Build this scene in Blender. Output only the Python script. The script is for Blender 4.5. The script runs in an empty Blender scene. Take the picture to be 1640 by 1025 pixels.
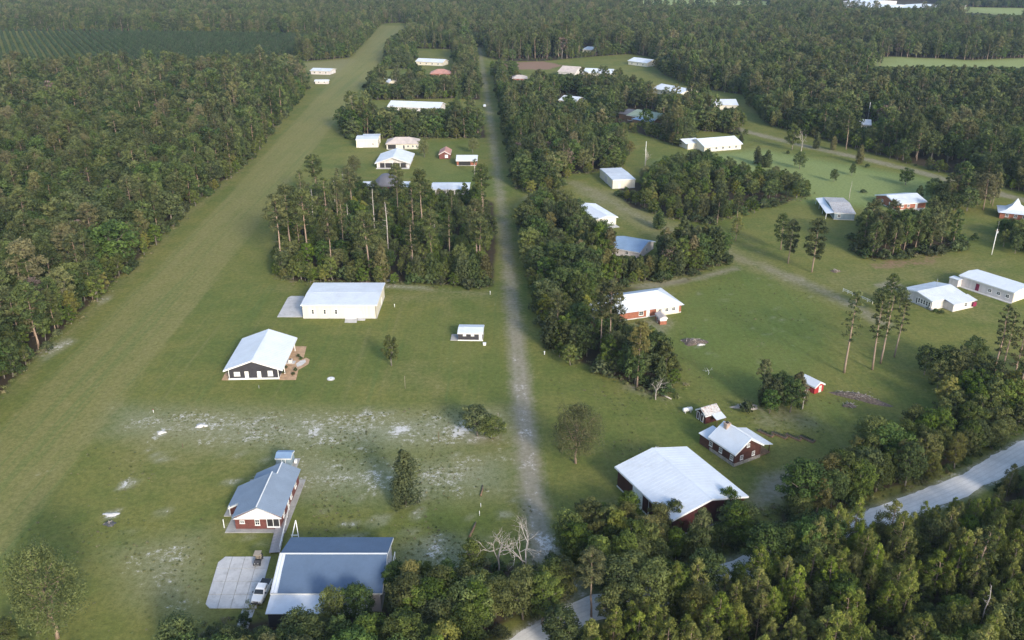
import bpy, math, random
import numpy as np
from mathutils import Vector, Matrix

random.seed(11)
rng = np.random.default_rng(11)
scene = bpy.context.scene
COL = scene.collection

# ------------------------------------------------------------------ camera, sky, sun, exposure
CAM_H, PITCH, FPX = 100.0, math.radians(23.5), 1390.0
cam_d = bpy.data.cameras.new('camera'); cam = bpy.data.objects.new('camera', cam_d); COL.objects.link(cam)
cam.location = (0, 0, CAM_H); cam.rotation_euler = (math.pi / 2 - PITCH, 0, 0)
cam_d.sensor_fit = 'HORIZONTAL'; cam_d.sensor_width = 36.0; cam_d.lens = 36.0 * FPX / 1640.0
cam_d.clip_start = 1.0; cam_d.clip_end = 30000.0
scene.camera = cam

SUN_EL, SUN_ROT = math.radians(23), math.radians(152)
world = bpy.data.worlds.new('World'); scene.world = world; world.use_nodes = True
wn = world.node_tree
bg = wn.nodes['Background']
sky = wn.nodes.new('ShaderNodeTexSky'); sky.sky_type = 'NISHITA'; sky.sun_disc = False
sky.sun_elevation = SUN_EL; sky.sun_rotation = SUN_ROT; sky.air_density = 1.0; sky.dust_density = 1.5; sky.ozone_density = 1.0
wn.links.new(sky.outputs[0], bg.inputs[0]); bg.inputs[1].default_value = 0.15
sun_d = bpy.data.lights.new('sun', 'SUN'); sun_d.energy = 1.8; sun_d.angle = math.radians(11.0); sun_d.color = (1.0, 0.91, 0.78)
sun = bpy.data.objects.new('sun', sun_d); COL.objects.link(sun); sun.location = (60, -120, 160)
sdir = Vector((math.sin(SUN_ROT) * math.cos(SUN_EL), math.cos(SUN_ROT) * math.cos(SUN_EL), math.sin(SUN_EL)))
sun.rotation_euler = sdir.to_track_quat('Z', 'Y').to_euler()
vs = scene.view_settings
vs.view_transform = 'Standard'; vs.look = 'None'; vs.gamma = 1.0; vs.use_curve_mapping = False
vs.exposure = 1.12
scene.cycles.max_bounces = 6; scene.cycles.diffuse_bounces = 3; scene.cycles.volume_bounces = 0
scene.cycles.transparent_max_bounces = 8
HAZE = 0.00006

# ------------------------------------------------------------------ helpers
def P(x, y, z=0.0):
    """where the sight line through photo pixel (x, y) meets the height z"""
    a = (x - 820.0) / FPX; b = (512.5 - y) / FPX
    dx = a; dy = math.cos(PITCH) + b * math.sin(PITCH); dz = -math.sin(PITCH) + b * math.cos(PITCH)
    t = (z - CAM_H) / dz
    return Vector((dx * t, dy * t, z))

def PW(pts): return np.array([P(x, y)[:2] for x, y in pts])

def proj(x, y, z=0.0):
    """vectorised: world -> photo pixel and depth"""
    yy = np.asarray(y, float); zz = z - CAM_H
    dep = yy * math.cos(PITCH) - zz * math.sin(PITCH)
    up = yy * math.sin(PITCH) + zz * math.cos(PITCH)
    return 820 + FPX * np.asarray(x) / dep, 512.5 - FPX * up / dep, dep

def inside(px, py, poly):
    r = np.zeros(px.shape, bool); n = len(poly); j = n - 1
    for i in range(n):
        xi, yi = poly[i]; xj, yj = poly[j]
        if yi != yj:
            c = ((yi > py) != (yj > py)) & (px < (xj - xi) * (py - yi) / (yj - yi) + xi)
            r ^= c
        j = i
    return r

def seg_dist(px, py, a, b):
    ax, ay = a; bx, by = b; dx, dy = bx - ax, by - ay
    l2 = dx * dx + dy * dy + 1e-9
    t = np.clip(((px - ax) * dx + (py - ay) * dy) / l2, 0, 1)
    return np.hypot(px - ax - t * dx, py - ay - t * dy)

def line_dist(px, py, pts):
    d = np.full(px.shape, 1e9)
    for a, b in zip(pts[:-1], pts[1:]): d = np.minimum(d, seg_dist(px, py, a, b))
    return d

def poly_mask(px, py, poly, feather):
    m = inside(px, py, poly).astype(float)
    d = line_dist(px, py, list(poly) + [poly[0]])
    s = np.where(m > .5, d, -d)
    return np.clip(.5 + s / (2 * feather), 0, 1)

def tag(o, label=None, cat=None, group=None, kind=None):
    if label: o['label'] = label
    if cat: o['category'] = cat
    if group: o['group'] = group
    if kind: o['kind'] = kind
    return o

def empty(name, loc, rz=0.0, label=None, cat=None, group=None):
    o = bpy.data.objects.new(name, None); COL.objects.link(o)
    o.empty_display_size = 0.5
    o.location = loc; o.rotation_euler = (0, 0, rz)
    return tag(o, label, cat, group)

class MB:
    """collects simple solids and links them as one mesh"""
    def __init__(s): s.v = []; s.f = []; s.sm = []
    def poly(s, verts, faces, smooth=False):
        k = len(s.v); s.v += [tuple(p) for p in verts]; s.f += [tuple(i + k for i in f) for f in faces]; s.sm += [smooth] * len(faces); return s
    def box(s, c, d, M=None):
        x, y, z = d[0] / 2, d[1] / 2, d[2] / 2
        vs_ = [Vector((i * x, j * y, k * z)) for k in (-1, 1) for j in (-1, 1) for i in (-1, 1)]
        if M is not None: vs_ = [M @ p for p in vs_]
        vs_ = [p + Vector(c) for p in vs_]
        return s.poly(vs_, [(0, 2, 3, 1), (4, 5, 7, 6), (0, 1, 5, 4), (2, 6, 7, 3), (0, 4, 6, 2), (1, 3, 7, 5)])
    def bar(s, a, b, w, h=None):
        a = Vector(a); b = Vector(b); h = h or w; d = b - a
        q = d.to_track_quat('X', 'Z').to_matrix()
        return s.box((a + b) / 2, (d.length, w, h), q)
    def tube(s, pts, radii, n=6, cap=True):
        k = len(s.v); pts = [Vector(p) for p in pts]
        for i, p in enumerate(pts):
            d = (pts[min(i + 1, len(pts) - 1)] - pts[max(i - 1, 0)]).normalized()
            ref = Vector((1, 0, 0)) if abs(d.x) < .9 else Vector((0, 1, 0))
            u = d.cross(ref).normalized(); w = d.cross(u)
            for j in range(n):
                a = 2 * math.pi * j / n
                s.v.append(tuple(p + (u * math.cos(a) + w * math.sin(a)) * radii[i]))
        for i in range(len(pts) - 1):
            for j in range(n):
                a = k + i * n + j; b = k + i * n + (j + 1) % n
                s.f.append((a, b, b + n, a + n)); s.sm.append(True)
        if cap:
            s.f.append(tuple(k + j for j in range(n))[::-1]); s.sm.append(False)
            s.f.append(tuple(k + (len(pts) - 1) * n + j for j in range(n))); s.sm.append(False)
        return s
    def prism(s, prof, y0, y1, M=None):
        """profile in x,z pushed along y"""
        n = len(prof)
        vs_ = [Vector((x, y0, z)) for x, z in prof] + [Vector((x, y1, z)) for x, z in prof]
        if M is not None: vs_ = [M @ p for p in vs_]
        fs = [tuple(range(n)), tuple(range(2 * n - 1, n - 1, -1))] + [(i, i + n, (i + 1) % n + n, (i + 1) % n) for i in range(n)]
        return s.poly(vs_, fs)
    def mesh(s, name, mat):
        m = bpy.data.meshes.new(name); m.from_pydata(s.v, [], s.f)
        m.polygons.foreach_set('use_smooth', s.sm)
        for mm in (mat if isinstance(mat, (list, tuple)) else [mat]): m.materials.append(mm)
        m.update(); return m
    def build(s, name, mat, parent=None, loc=None):
        o = bpy.data.objects.new(name, s.mesh(name, mat)); COL.objects.link(o)
        if parent is not None: o.parent = parent
        if loc is not None: o.location = loc
        return o

def recalc(o):
    import bmesh
    b = bmesh.new(); b.from_mesh(o.data); bmesh.ops.recalc_face_normals(b, faces=b.faces); b.to_mesh(o.data); b.free()
    return o

# ------------------------------------------------------------------ materials
def newmat(name):
    m = bpy.data.materials.new(name); m.use_nodes = True
    nt = m.node_tree; return m, nt, nt.nodes['Principled BSDF']

def N(nt, typ, **kw):
    n = nt.nodes.new(typ)
    for k, v in kw.items(): setattr(n, k, v)
    return n

def mathn(nt, op, a, b=None, clamp=False):
    n = N(nt, 'ShaderNodeMath', operation=op, use_clamp=clamp)
    for i, v in enumerate((a, b)):
        if v is None: continue
        if isinstance(v, (int, float)): n.inputs[i].default_value = v
        else: nt.links.new(v, n.inputs[i])
    return n.outputs[0]

def mixc(nt, fac, a, b, mode='MIX'):
    n = N(nt, 'ShaderNodeMix', data_type='RGBA', blend_type=mode)
    for sock, v in ((n.inputs['Factor'], fac), (n.inputs[6], a), (n.inputs[7], b)):
        if isinstance(v, (int, float)): sock.default_value = v
        elif isinstance(v, tuple): sock.default_value = (*v, 1)
        else: nt.links.new(v, sock)
    return n.outputs[2]

def noise(nt, vec, scale, detail=3.0, rough=.55):
    n = N(nt, 'ShaderNodeTexNoise'); n.inputs['Scale'].default_value = scale
    n.inputs['Detail'].default_value = detail; n.inputs['Roughness'].default_value = rough
    if vec is not None: nt.links.new(vec, n.inputs['Vector'])
    return n.outputs['Fac']

def ramp(nt, fac, lo, hi):
    n = N(nt, 'ShaderNodeMapRange', interpolation_type='SMOOTHSTEP'); n.inputs[1].default_value = lo; n.inputs[2].default_value = hi
    nt.links.new(fac, n.inputs[0]); return n.outputs[0]

def worn(name, col, rough=.6, var=.12, scale=.6, dirt=None, metal=0.0, streak=False):
    """paint, metal, wood or concrete with uneven tone and weathering"""
    m, nt, b = newmat(name)
    tc = N(nt, 'ShaderNodeTexCoord'); v = tc.outputs['Object']
    if streak:
        mp = N(nt, 'ShaderNodeMapping'); mp.inputs['Scale'].default_value = (3.0, 3.0, .25); nt.links.new(v, mp.inputs[0]); v = mp.outputs[0]
    n1 = noise(nt, v, scale, 5); n2 = noise(nt, tc.outputs['Object'], scale * 7, 3)
    f = mathn(nt, 'ADD', mathn(nt, 'MULTIPLY', n1, .7), mathn(nt, 'MULTIPLY', n2, .3))
    dk = tuple(max(0, c * (1 - 2.2 * var)) for c in col); lt = tuple(min(.92, c * (1 + var)) for c in col)
    c = mixc(nt, ramp(nt, f, .3, .7), dk, lt)
    if dirt:
        c = mixc(nt, mathn(nt, 'MULTIPLY', ramp(nt, noise(nt, v, scale * 1.7, 6, .65), .5, .68), dirt[1]), c, dirt[0])
    nt.links.new(c, b.inputs['Base Color'])
    b.inputs['Roughness'].default_value = rough; b.inputs['Metallic'].default_value = metal
    b.inputs['Specular IOR Level'].default_value = .35
    return m

def foliage(name, c1, c2, c3=None, c3w=0.0, rough=.75, hue=.022):
    """leaf colour: own tone per leaf clump and per tree; inner clumps carry painted shade"""
    m, nt, b = newmat(name)
    at = N(nt, 'ShaderNodeAttribute', attribute_name='tint'); oi = N(nt, 'ShaderNodeObjectInfo')
    c = mixc(nt, at.outputs['Fac'], c1, c2)
    if c3:
        c = mixc(nt, mathn(nt, 'MULTIPLY', ramp(nt, oi.outputs['Random'], 1 - c3w - .05, 1 - c3w + .05), .85), c, c3)
    hs = N(nt, 'ShaderNodeHueSaturation')
    r2 = mathn(nt, 'FRACT', mathn(nt, 'MULTIPLY', oi.outputs['Random'], 17.31))
    r3 = mathn(nt, 'FRACT', mathn(nt, 'MULTIPLY', oi.outputs['Random'], 57.77))
    nt.links.new(mathn(nt, 'ADD', .5 - hue, mathn(nt, 'MULTIPLY', r2, 2 * hue)), hs.inputs['Hue'])
    nt.links.new(mathn(nt, 'ADD', .68, mathn(nt, 'MULTIPLY', r3, .62)), hs.inputs['Value'])
    nt.links.new(mathn(nt, 'ADD', .8, mathn(nt, 'MULTIPLY', r2, .25)), hs.inputs['Saturation'])
    nt.links.new(c, hs.inputs['Color'])
    nt.links.new(hs.outputs[0], b.inputs['Base Color']); b.inputs['Roughness'].default_value = rough
    b.inputs['Specular IOR Level'].default_value = .2
    tr = N(nt, 'ShaderNodeBsdfTranslucent'); nt.links.new(hs.outputs[0], tr.inputs[0])
    mx = N(nt, 'ShaderNodeMixShader'); mx.inputs[0].default_value = .22
    nt.links.new(b.outputs[0], mx.inputs[1]); nt.links.new(tr.outputs[0], mx.inputs[2])
    nt.links.new(mx.outputs[0], nt.nodes['Material Output'].inputs[0])
    return m

M = {}
M['white_roof'] = worn('white_roof', (.64, .68, .73), .5, .04, .25, ((.5, .5, .48), .25))
M['pale_roof'] = worn('pale_roof', (.60, .64, .69), .5, .06, .3, ((.42, .41, .40), .35))
M['grey_roof'] = worn('grey_roof', (.105, .155, .235), .75, .05, .3, ((.09, .13, .19), .3))
M['slate_roof'] = worn('slate_roof', (.215, .27, .345), .7, .05, .3, ((.17, .21, .26), .3))
M['dark_roof'] = worn('dark_roof', (.12, .12, .14), .6, .12, .3)
M['blue_roof'] = worn('blue_roof', (.22, .32, .46), .5, .06, .3)
M['tan_roof'] = worn('tan_roof', (.55, .47, .42), .7, .08, .4)
M['pink_roof'] = worn('pink_roof', (.48, .25, .2), .7, .1, .4)
M['green_roof'] = worn('green_roof', (.25, .31, .24), .7, .1, .4)
M['rusty_roof'] = worn('rusty_roof', (.50, .49, .48), .6, .12, .5, ((.26, .10, .055), .9), streak=True)
M['white_paint'] = worn('white_paint', (.76, .76, .74), .5, .04, .5)
M['cream'] = worn('cream', (.70, .65, .53), .6, .05, .4, ((.55, .5, .4), .25), streak=True)
M['pale_siding'] = worn('pale_siding', (.62, .58, .57), .6, .07, .4, ((.42, .36, .34), .35), streak=True)
M['charcoal'] = worn('charcoal', (.045, .042, .05), .6, .12, .5)
M['brick'] = worn('brick', (.16, .055, .046), .8, .16, 1.5, ((.17, .06, .05), .5))
M['orange_brick'] = worn('orange_brick', (.32, .12, .075), .8, .14, 1.5, ((.22, .09, .06), .4))
M['barn_red'] = worn('barn_red', (.060, .017, .018), .6, .14, .5, ((.045, .016, .015), .5), streak=True)
M['bright_red'] = worn('bright_red', (.42, .035, .04), .6, .1, .8)
M['log_red'] = worn('log_red', (.085, .032, .024), .7, .2, 1.2, ((.07, .03, .02), .6))
M['maroon'] = worn('maroon', (.20, .02, .06), .5, .08, 1)
M['blue_siding'] = worn('blue_siding', (.26, .33, .37), .6, .08, .5, streak=True)
M['concrete'] = worn('concrete', (.52, .51, .50), .85, .07, .5, ((.30, .29, .28), .55))
M['old_concrete'] = worn('old_concrete', (.36, .35, .33), .9, .1, .4, ((.22, .21, .19), .5))
M['deck'] = worn('deck', (.36, .33, .32), .8, .15, 1.2, ((.13, .12, .11), .5))
M['wood'] = worn('wood', (.22, .14, .085), .8, .2, 1.5, ((.1, .07, .05), .5))
M['stone'] = worn('stone', (.34, .31, .28), .9, .2, 2.0)
M['block'] = worn('block', (.40, .30, .24), .9, .15, 1.5)
M['mulch'] = worn('mulch', (.50, .33, .20), .95, .14, 1.0, ((.38, .24, .14), .5))
M['black'] = worn('black', (.02, .02, .022), .45, .1, 2)
M['dark_metal'] = worn('dark_metal', (.07, .07, .075), .4, .1, 2)
M['galvanised'] = worn('galvanised', (.42, .43, .44), .45, .08, 2)
M['rubber'] = worn('rubber', (.022, .022, .022), .85, .1, 4)
M['carpaint'] = worn('carpaint', (.78, .79, .80), .25, .02, 1)
M['seat_tan'] = worn('seat_tan', (.35, .29, .22), .7, .08, 3)
M['sandpile'] = worn('sandpile', (.62, .60, .57), .95, .1, 1.2, ((.4, .38, .33), .4))
M['brush'] = worn('brush', (.14, .11, .09), .95, .25, 2)
M['screen_or_shade_dark'] = worn('screen_or_shade_dark', (.03, .028, .03), .6, .15, 1)  # dark for the porch screen and for painted shade in openings
g, nt, b = newmat('glass_dark'); b.inputs['Base Color'].default_value = (.025, .03, .035, 1); b.inputs['Roughness'].default_value = .12
M['glass'] = g
g, nt, b = newmat('lamp_glass'); b.inputs['Base Color'].default_value = (.6, .6, .58, 1); b.inputs['Roughness'].default_value = .15
M['lamp'] = g
M['bark_pine'] = worn('bark_pine', (.34, .25, .19), .9, .2, 1.4, ((.2, .15, .12), .5), streak=True)
M['bark_oak'] = worn('bark_oak', (.22, .195, .165), .9, .22, 1.4)
M['bark_dead'] = worn('bark_dead', (.46, .41, .37), .9, .16, 1.2, ((.28, .24, .21), .4))
M['leaf_oak'] = foliage('leaf_oak', (.028, .050, .016), (.106, .146, .036), (.135, .148, .045), .15)
M['leaf_thicket'] = foliage('leaf_thicket', (.034, .056, .012), (.152, .190, .030), (.19, .18, .036), .12)
M['leaf_pine'] = foliage('leaf_pine', (.042, .060, .020), (.135, .155, .045), (.15, .12, .05), .06)
M['leaf_forest'] = foliage('leaf_forest', (.034, .054, .018), (.125, .152, .044), (.15, .145, .055), .14)
M['leaf_plantation'] = foliage('leaf_plantation', (.028, .056, .024), (.072, .115, .044), hue=.01)
M['leaf_young_pine'] = foliage('leaf_young_pine', (.044, .070, .012), (.205, .225, .034))
M['leaf_cedar'] = foliage('leaf_cedar', (.030, .046, .018), (.088, .108, .034), (.13, .115, .04), .25)
M['leaf_bush'] = foliage('leaf_bush', (.036, .056, .020), (.095, .125, .040))
M['leaf_brown'] = foliage('leaf_brown', (.12, .085, .065), (.22, .165, .125))
M['leaf_weed'] = foliage('leaf_weed', (.095, .130, .038), (.19, .20, .075), (.25, .22, .11), .25)
M['leaf_palm'] = foliage('leaf_palm', (.05, .08, .03), (.10, .13, .045))

# ------------------------------------------------------------------ ground, runway, tracks, road
def ground_material():
    m, nt, b = newmat('turf_and_soil')
    geo = N(nt, 'ShaderNodeNewGeometry'); pos = geo.outputs['Position']
    a1 = N(nt, 'ShaderNodeAttribute', attribute_name='cover_a'); a2 = N(nt, 'ShaderNodeAttribute', attribute_name='cover_b')
    s1 = N(nt, 'ShaderNodeSeparateColor'); nt.links.new(a1.outputs['Color'], s1.inputs[0])
    s2 = N(nt, 'ShaderNodeSeparateColor'); nt.links.new(a2.outputs['Color'], s2.inputs[0])
    litter, sand, lush = s1.outputs; dry = a1.outputs['Alpha']
    bare, red, stripe = s2.outputs; field = a2.outputs['Alpha']
    nb = noise(nt, pos, .022, 4, .6); nm = noise(nt, pos, .13, 5, .65); nf = noise(nt, pos, .9, 4, .7); nff = noise(nt, pos, 3.2, 2, .7)
    mp = N(nt, 'ShaderNodeMapping'); mp.inputs['Rotation'].default_value = (0, 0, math.radians(-2.7)); mp.inputs['Scale'].default_value = (.26, .006, 1)
    nt.links.new(pos, mp.inputs[0]); ns = noise(nt, mp.outputs[0], 1.0, 3, .6)
    def br(mask, k=1.0, lo=.38, hi=.62, src=None):
        j = mathn(nt, 'ADD', mathn(nt, 'MULTIPLY', src or nm, .55), mathn(nt, 'MULTIPLY', nf, .45))
        j = mathn(nt, 'MULTIPLY', mathn(nt, 'SUBTRACT', j, .5), 2.2 * k)
        j = mathn(nt, 'MULTIPLY', j, ramp(nt, mask, 0.0, .25))
        return ramp(nt, mathn(nt, 'ADD', mask, j), lo, hi)
    t = mathn(nt, 'ADD', mathn(nt, 'MULTIPLY', nb, .55), mathn(nt, 'MULTIPLY', nm, .45))
    c = mixc(nt, ramp(nt, t, .36, .64), (.112, .142, .034), (.182, .178, .050))
    c = mixc(nt, br(lush, .5, .2, .9), c, (.098, .156, .038))
    c = mixc(nt, mathn(nt, 'MULTIPLY', br(dry, .5, .15, .95), .8), c, (.225, .205, .095))
    c = mixc(nt, field, c, (.25, .29, .11))
    mp2 = N(nt, 'ShaderNodeMapping'); mp2.inputs['Rotation'].default_value = (0, 0, math.radians(-2.7)); mp2.inputs['Scale'].default_value = (1.1, .02, 1)
    nt.links.new(pos, mp2.inputs[0]); ns2 = noise(nt, mp2.outputs[0], 1.0, 2, .5)
    ns = mathn(nt, 'ADD', mathn(nt, 'MULTIPLY', ns, .62), mathn(nt, 'MULTIPLY', ns2, .38))
    st = mathn(nt, 'MULTIPLY', mathn(nt, 'SUBTRACT', ns, .5), stripe)
    c = mixc(nt, mathn(nt, 'MULTIPLY', ramp(nt, st, 0.0, .13), .75), c, (.200, .192, .075))
    c = mixc(nt, mathn(nt, 'MULTIPLY', ramp(nt, mathn(nt, 'MULTIPLY', st, -1.0), 0.0, .13), .75), c, (.098, .150, .044))
    c = mixc(nt, mathn(nt, 'MULTIPLY', ramp(nt, stripe, .5, .95), .4), c, (.225, .208, .070))
    # thin and thick grass, small tufts
    v = mathn(nt, 'ADD', mathn(nt, 'MULTIPLY', nf, .6), mathn(nt, 'MULTIPLY', nff, .4))
    c = mixc(nt, 1.0, c, mixc(nt, ramp(nt, v, .3, .7), (.66, .68, .66), (1.22, 1.2, 1.2)), 'MULTIPLY')
    # bits of bare sand show through thin turf everywhere
    speck = mathn(nt, 'MULTIPLY', ramp(nt, mathn(nt, 'ADD', mathn(nt, 'MULTIPLY', nm, .5), mathn(nt, 'MULTIPLY', nf, .5)), .61, .70), .35)
    c = mixc(nt, mathn(nt, 'MULTIPLY', speck, mathn(nt, 'SUBTRACT', 1.0, field)), c, (.30, .28, .22))
    soft = mathn(nt, 'MULTIPLY', mathn(nt, 'MULTIPLY', ramp(nt, sand, .05, .5), ramp(nt, v, .2, .7)), 1.0)
    c = mixc(nt, mathn(nt, 'MULTIPLY', soft, .75), c, (.36, .345, .265))
    bj = ramp(nt, mathn(nt, 'ADD', bare, mathn(nt, 'MULTIPLY', mathn(nt, 'SUBTRACT', mathn(nt, 'ADD', mathn(nt, 'MULTIPLY', nf, .5), mathn(nt, 'MULTIPLY', nm, .5)), .5), mathn(nt, 'MULTIPLY', ramp(nt, bare, 0, .3), 1.4))), .12, 1.0)
    c = mixc(nt, mathn(nt, 'MULTIPLY', bj, .9), c, mixc(nt, nf, (.20, .175, .13), (.35, .31, .245)))
    c = mixc(nt, mathn(nt, 'MULTIPLY', br(red, .6), .9), c, mixc(nt, nf, (.20, .11, .075), (.31, .20, .15)))
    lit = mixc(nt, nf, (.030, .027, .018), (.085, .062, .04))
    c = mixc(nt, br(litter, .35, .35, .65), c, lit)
    fleck = ramp(nt, mathn(nt, 'ADD', mathn(nt, 'ADD', mathn(nt, 'MULTIPLY', nff, .6), mathn(nt, 'MULTIPLY', nf, .4)), mathn(nt, 'MULTIPLY', ramp(nt, sand, .46, .60), .4)), .46, .60)
    c = mixc(nt, mathn(nt, 'MULTIPLY', br(sand, 1.1, .36, .66), fleck), c, mixc(nt, nff, (.46, .44, .40), (.70, .68, .65)))
    nt.links.new(c, b.inputs['Base Color']); b.inputs['Roughness'].default_value = .95; b.inputs['Specular IOR Level'].default_value = .1
    bp = N(nt, 'ShaderNodeBump'); bp.inputs['Strength'].default_value = .5; bp.inputs['Distance'].default_value = .25
    nt.links.new(v, bp.inputs['Height']); nt.links.new(bp.outputs[0], b.inputs['Normal'])
    return m
M['ground'] = ground_material()

TRACK = [P(868, 900), P(864, 850), P(850, 770), P(838, 660), P(829, 560), P(819, 470), P(810, 390), P(801, 310), P(790, 225), P(778, 140), P(768, 76)]
TRACK = [tuple(p[:2]) for p in TRACK]
ROAD = [tuple(P(*q)[:2]) for q in [(1800, 655), (1700, 690), (1640, 722), (1590, 752), (1540, 778), (1480, 803), (1400, 832), (1310, 866), (1240, 893), (1175, 915), (1075, 952), (1000, 966), (930, 975), (870, 1015), (800, 1060)]]
SPUR = [tuple(P(*q)[:2]) for q in [(945, 968), (905, 925), (888, 895), (868, 860)]]
FARROAD = [tuple(P(*q)[:2]) for q in [(1130, 190), (1200, 212), (1290, 234), (1400, 258), (1480, 278), (1600, 310), (1750, 350)]]
TAN1 = [tuple(P(*q)[:2]) for q in [(905, 292), (950, 305), (1000, 335), (1060, 365), (1120, 385), (1200, 420), (1270, 445), (1345, 478), (1420, 520)]]
RUN_L = [tuple(P(*q)[:2]) for q in [(-60, 745), (0, 682), (165, 514), (352, 325), (610, 40)]]
RUN_R = [tuple(P(*q)[:2]) for q in [(-120, 1065), (0, 908), (205, 635), (410, 366), (654, 42)]]
RUNWAY = np.array(RUN_L + RUN_R[::-1])

# wooded places, as ground outlines read off the photograph
WOODS = {
 'left': [(-120, 760), (0, 632), (85, 545), (165, 468), (240, 398), (300, 335), (360, 288), (395, 260), (440, 206), (470, 170), (495, 138), (480, 126), (420, 118), (300, 118), (100, 122), (-150, 128), (-330, 420)],
 'grove': [(450, 446), (480, 452), (640, 452), (700, 456), (790, 460), (796, 400), (792, 325), (745, 305), (640, 312), (560, 310), (482, 322), (466, 368), (446, 425)],
 'belt': [(548, 206), (600, 200), (775, 200), (779, 221), (560, 222)],
 'far_a': [(-260, 48), (150, 50), (430, 55), (560, 62), (475, 90), (490, 98), (560, 92), (598, 52), (610, 38), (638, 36), (660, 38), (655, 56), (645, 77), (730, 79), (765, 79), (768, -9), (-260, -9)],
 'far_b': [(768, -9), (768, 70), (786, 92), (800, 98), (870, 98), (935, 92), (1010, 86), (1042, 92), (1062, 118), (1112, 140), (1190, 152), (1230, 200), (1330, 226), (1440, 258), (1560, 288), (1700, 322), (1960, 380), (1960, -9)],
 'track_east': [(796, 105), (815, 106), (830, 132), (900, 165), (955, 200), (1002, 245), (985, 272), (905, 280), (890, 305), (860, 310), (826, 300), (822, 250), (806, 180)],
 'mid': [(838, 345), (890, 328), (926, 352), (955, 385), (985, 405), (1060, 412), (1100, 400), (1165, 402), (1171, 418), (1100, 440), (1000, 455), (955, 470), (940, 500), (990, 515), (1035, 545), (1060, 590), (1085, 625), (1060, 636), (1000, 612), (940, 585), (885, 560), (858, 490), (840, 420)],
 'bushes': [(986, 308), (1010, 332), (1080, 350), (1130, 358), (1190, 338), (1290, 318), (1280, 298), (1215, 290), (1110, 262), (1060, 274), (1040, 290), (1000, 294)],
 'houses_a': [(592, 140), (628, 128), (735, 135), (738, 157), (600, 160)],
 'houses_b': [(728, 80), (760, 80), (770, 160), (748, 160), (735, 120)],
 'houses_c': [(625, 76), (662, 72), (662, 112), (640, 108), (616, 112)],
 'houses_d': [(1000, 206), (1095, 236), (1112, 208), (1188, 216), (1180, 184), (1105, 166), (1045, 160), (965, 132), (925, 150), (960, 188)],
 'houses_e': [(835, 140), (880, 128), (935, 142), (960, 160), (900, 160)],
 'south': [(320, 1010), (420, 990), (560, 1002), (625, 958), (640, 915), (700, 935), (760, 905), (820, 905), (868, 912), (900, 1000), (880, 1040), (820, 1120), (280, 1130), (300, 1040)],
 'road_north': [(905, 950), (900, 895), (925, 850), (975, 825), (1050, 865), (1100, 880), (1180, 860), (1230, 850), (1260, 800), (1330, 765), (1400, 722), (1480, 675), (1540, 640), (1640, 625), (1760, 620), (1760, 640), (1640, 690), (1560, 745), (1480, 775), (1390, 808), (1300, 840), (1230, 868), (1165, 890), (1060, 935), (960, 950)],
 'road_south': [(1700, 735), (1640, 765), (1580, 798), (1480, 838), (1400, 858), (1300, 888), (1220, 918), (1120, 955), (1010, 985), (960, 1000), (930, 1060), (900, 1140), (2100, 1140), (1900, 800)],
 'east_houses': [(1365, 400), (1400, 375), (1470, 372), (1520, 380), (1530, 400), (1480, 408), (1400, 415)],
}
WOODS_W = {k: PW(v) for k, v in WOODS.items()}

COVER = []   # (channel, polygon, feather m, value)
def cov(ch, px, f, v): COVER.append((ch, PW(px), f, v))
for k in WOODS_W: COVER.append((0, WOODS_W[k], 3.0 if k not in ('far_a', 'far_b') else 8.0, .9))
cov(0, [(1130, 452), (1000, 460), (950, 480), (1000, 470), (1100, 446)], 3, .7)
cov(4, [(1000, 456), (1110, 442), (1180, 425), (1190, 432), (1120, 450), (1030, 468)], 2, .7)
cov(5, [(1380, 420), (1500, 405), (1540, 415), (1470, 432), (1390, 436)], 3, .5)
cov(5, [(795, 100), (870, 98), (905, 104), (880, 112), (800, 111)], 6, .8)
cov(4, [(845, 165), (935, 160), (960, 175), (870, 180)], 4, .5)
# sandy lot with scattered white sand
cov(1, [(190, 652), (420, 655), (640, 660), (820, 655), (820, 705), (700, 722), (480, 728), (300, 715), (170, 695)], 9, .42)
cov(1, [(300, 660), (420, 668), (520, 690), (500, 705), (360, 690)], 4, .46)
cov(1, [(420, 715), (640, 735), (820, 720), (820, 790), (690, 800), (480, 800)], 9, .41)
cov(1, [(480, 730), (500, 730), (495, 800), (470, 800)], 2, .43)
cov(1, [(180, 880), (330, 850), (330, 950), (300, 990), (210, 960)], 8, .37)
cov(1, [(640, 865), (760, 860), (770, 930), (690, 930), (640, 900)], 5, .40)
for (x, y, r) in [(258, 693, 1.2), (322, 682, 1.6), (378, 675, 1.2), (420, 672, 1.5), (500, 693, 1.8), (490, 678, 1.3), (630, 690, 2.0), (648, 687, 1.3), (740, 690, 2.4), (728, 680, 1.4), (756, 703, 1.6), (204, 775, 1.6), (178, 823, 1.2), (410, 675, 1.0), (690, 870, 1.6), (706, 866, 1.3), (694, 876, 1.6), (668, 822, .9), (672, 791, .8), (728, 773, 1.2), (395, 700, 1.4), (508, 697, 1.2), (590, 660, 1.4), (620, 662, 1.2), (690, 674, 1.3), (1225, 552, .5), (1120, 555, .8)]:
    c = P(x, y); COVER.append((1, np.array([(c.x + r * math.cos(a), c.y + 1.5 * r * math.sin(a)) for a in np.linspace(0, 6.28, 9)[:-1]]), 1.0, .62))
rs = np.random.default_rng(21)
for _ in range(46):
    q = (rs.uniform(1070, 1300), rs.uniform(445, 585)); c = P(*q); rr = rs.uniform(.25, .6)
    COVER.append((1, np.array([(c.x + rr * math.cos(a) * 1.5, c.y + rr * math.sin(a)) for a in np.linspace(0, 6.28, 7)[:-1]]), 1.3, rs.uniform(.4, .6)))
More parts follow.
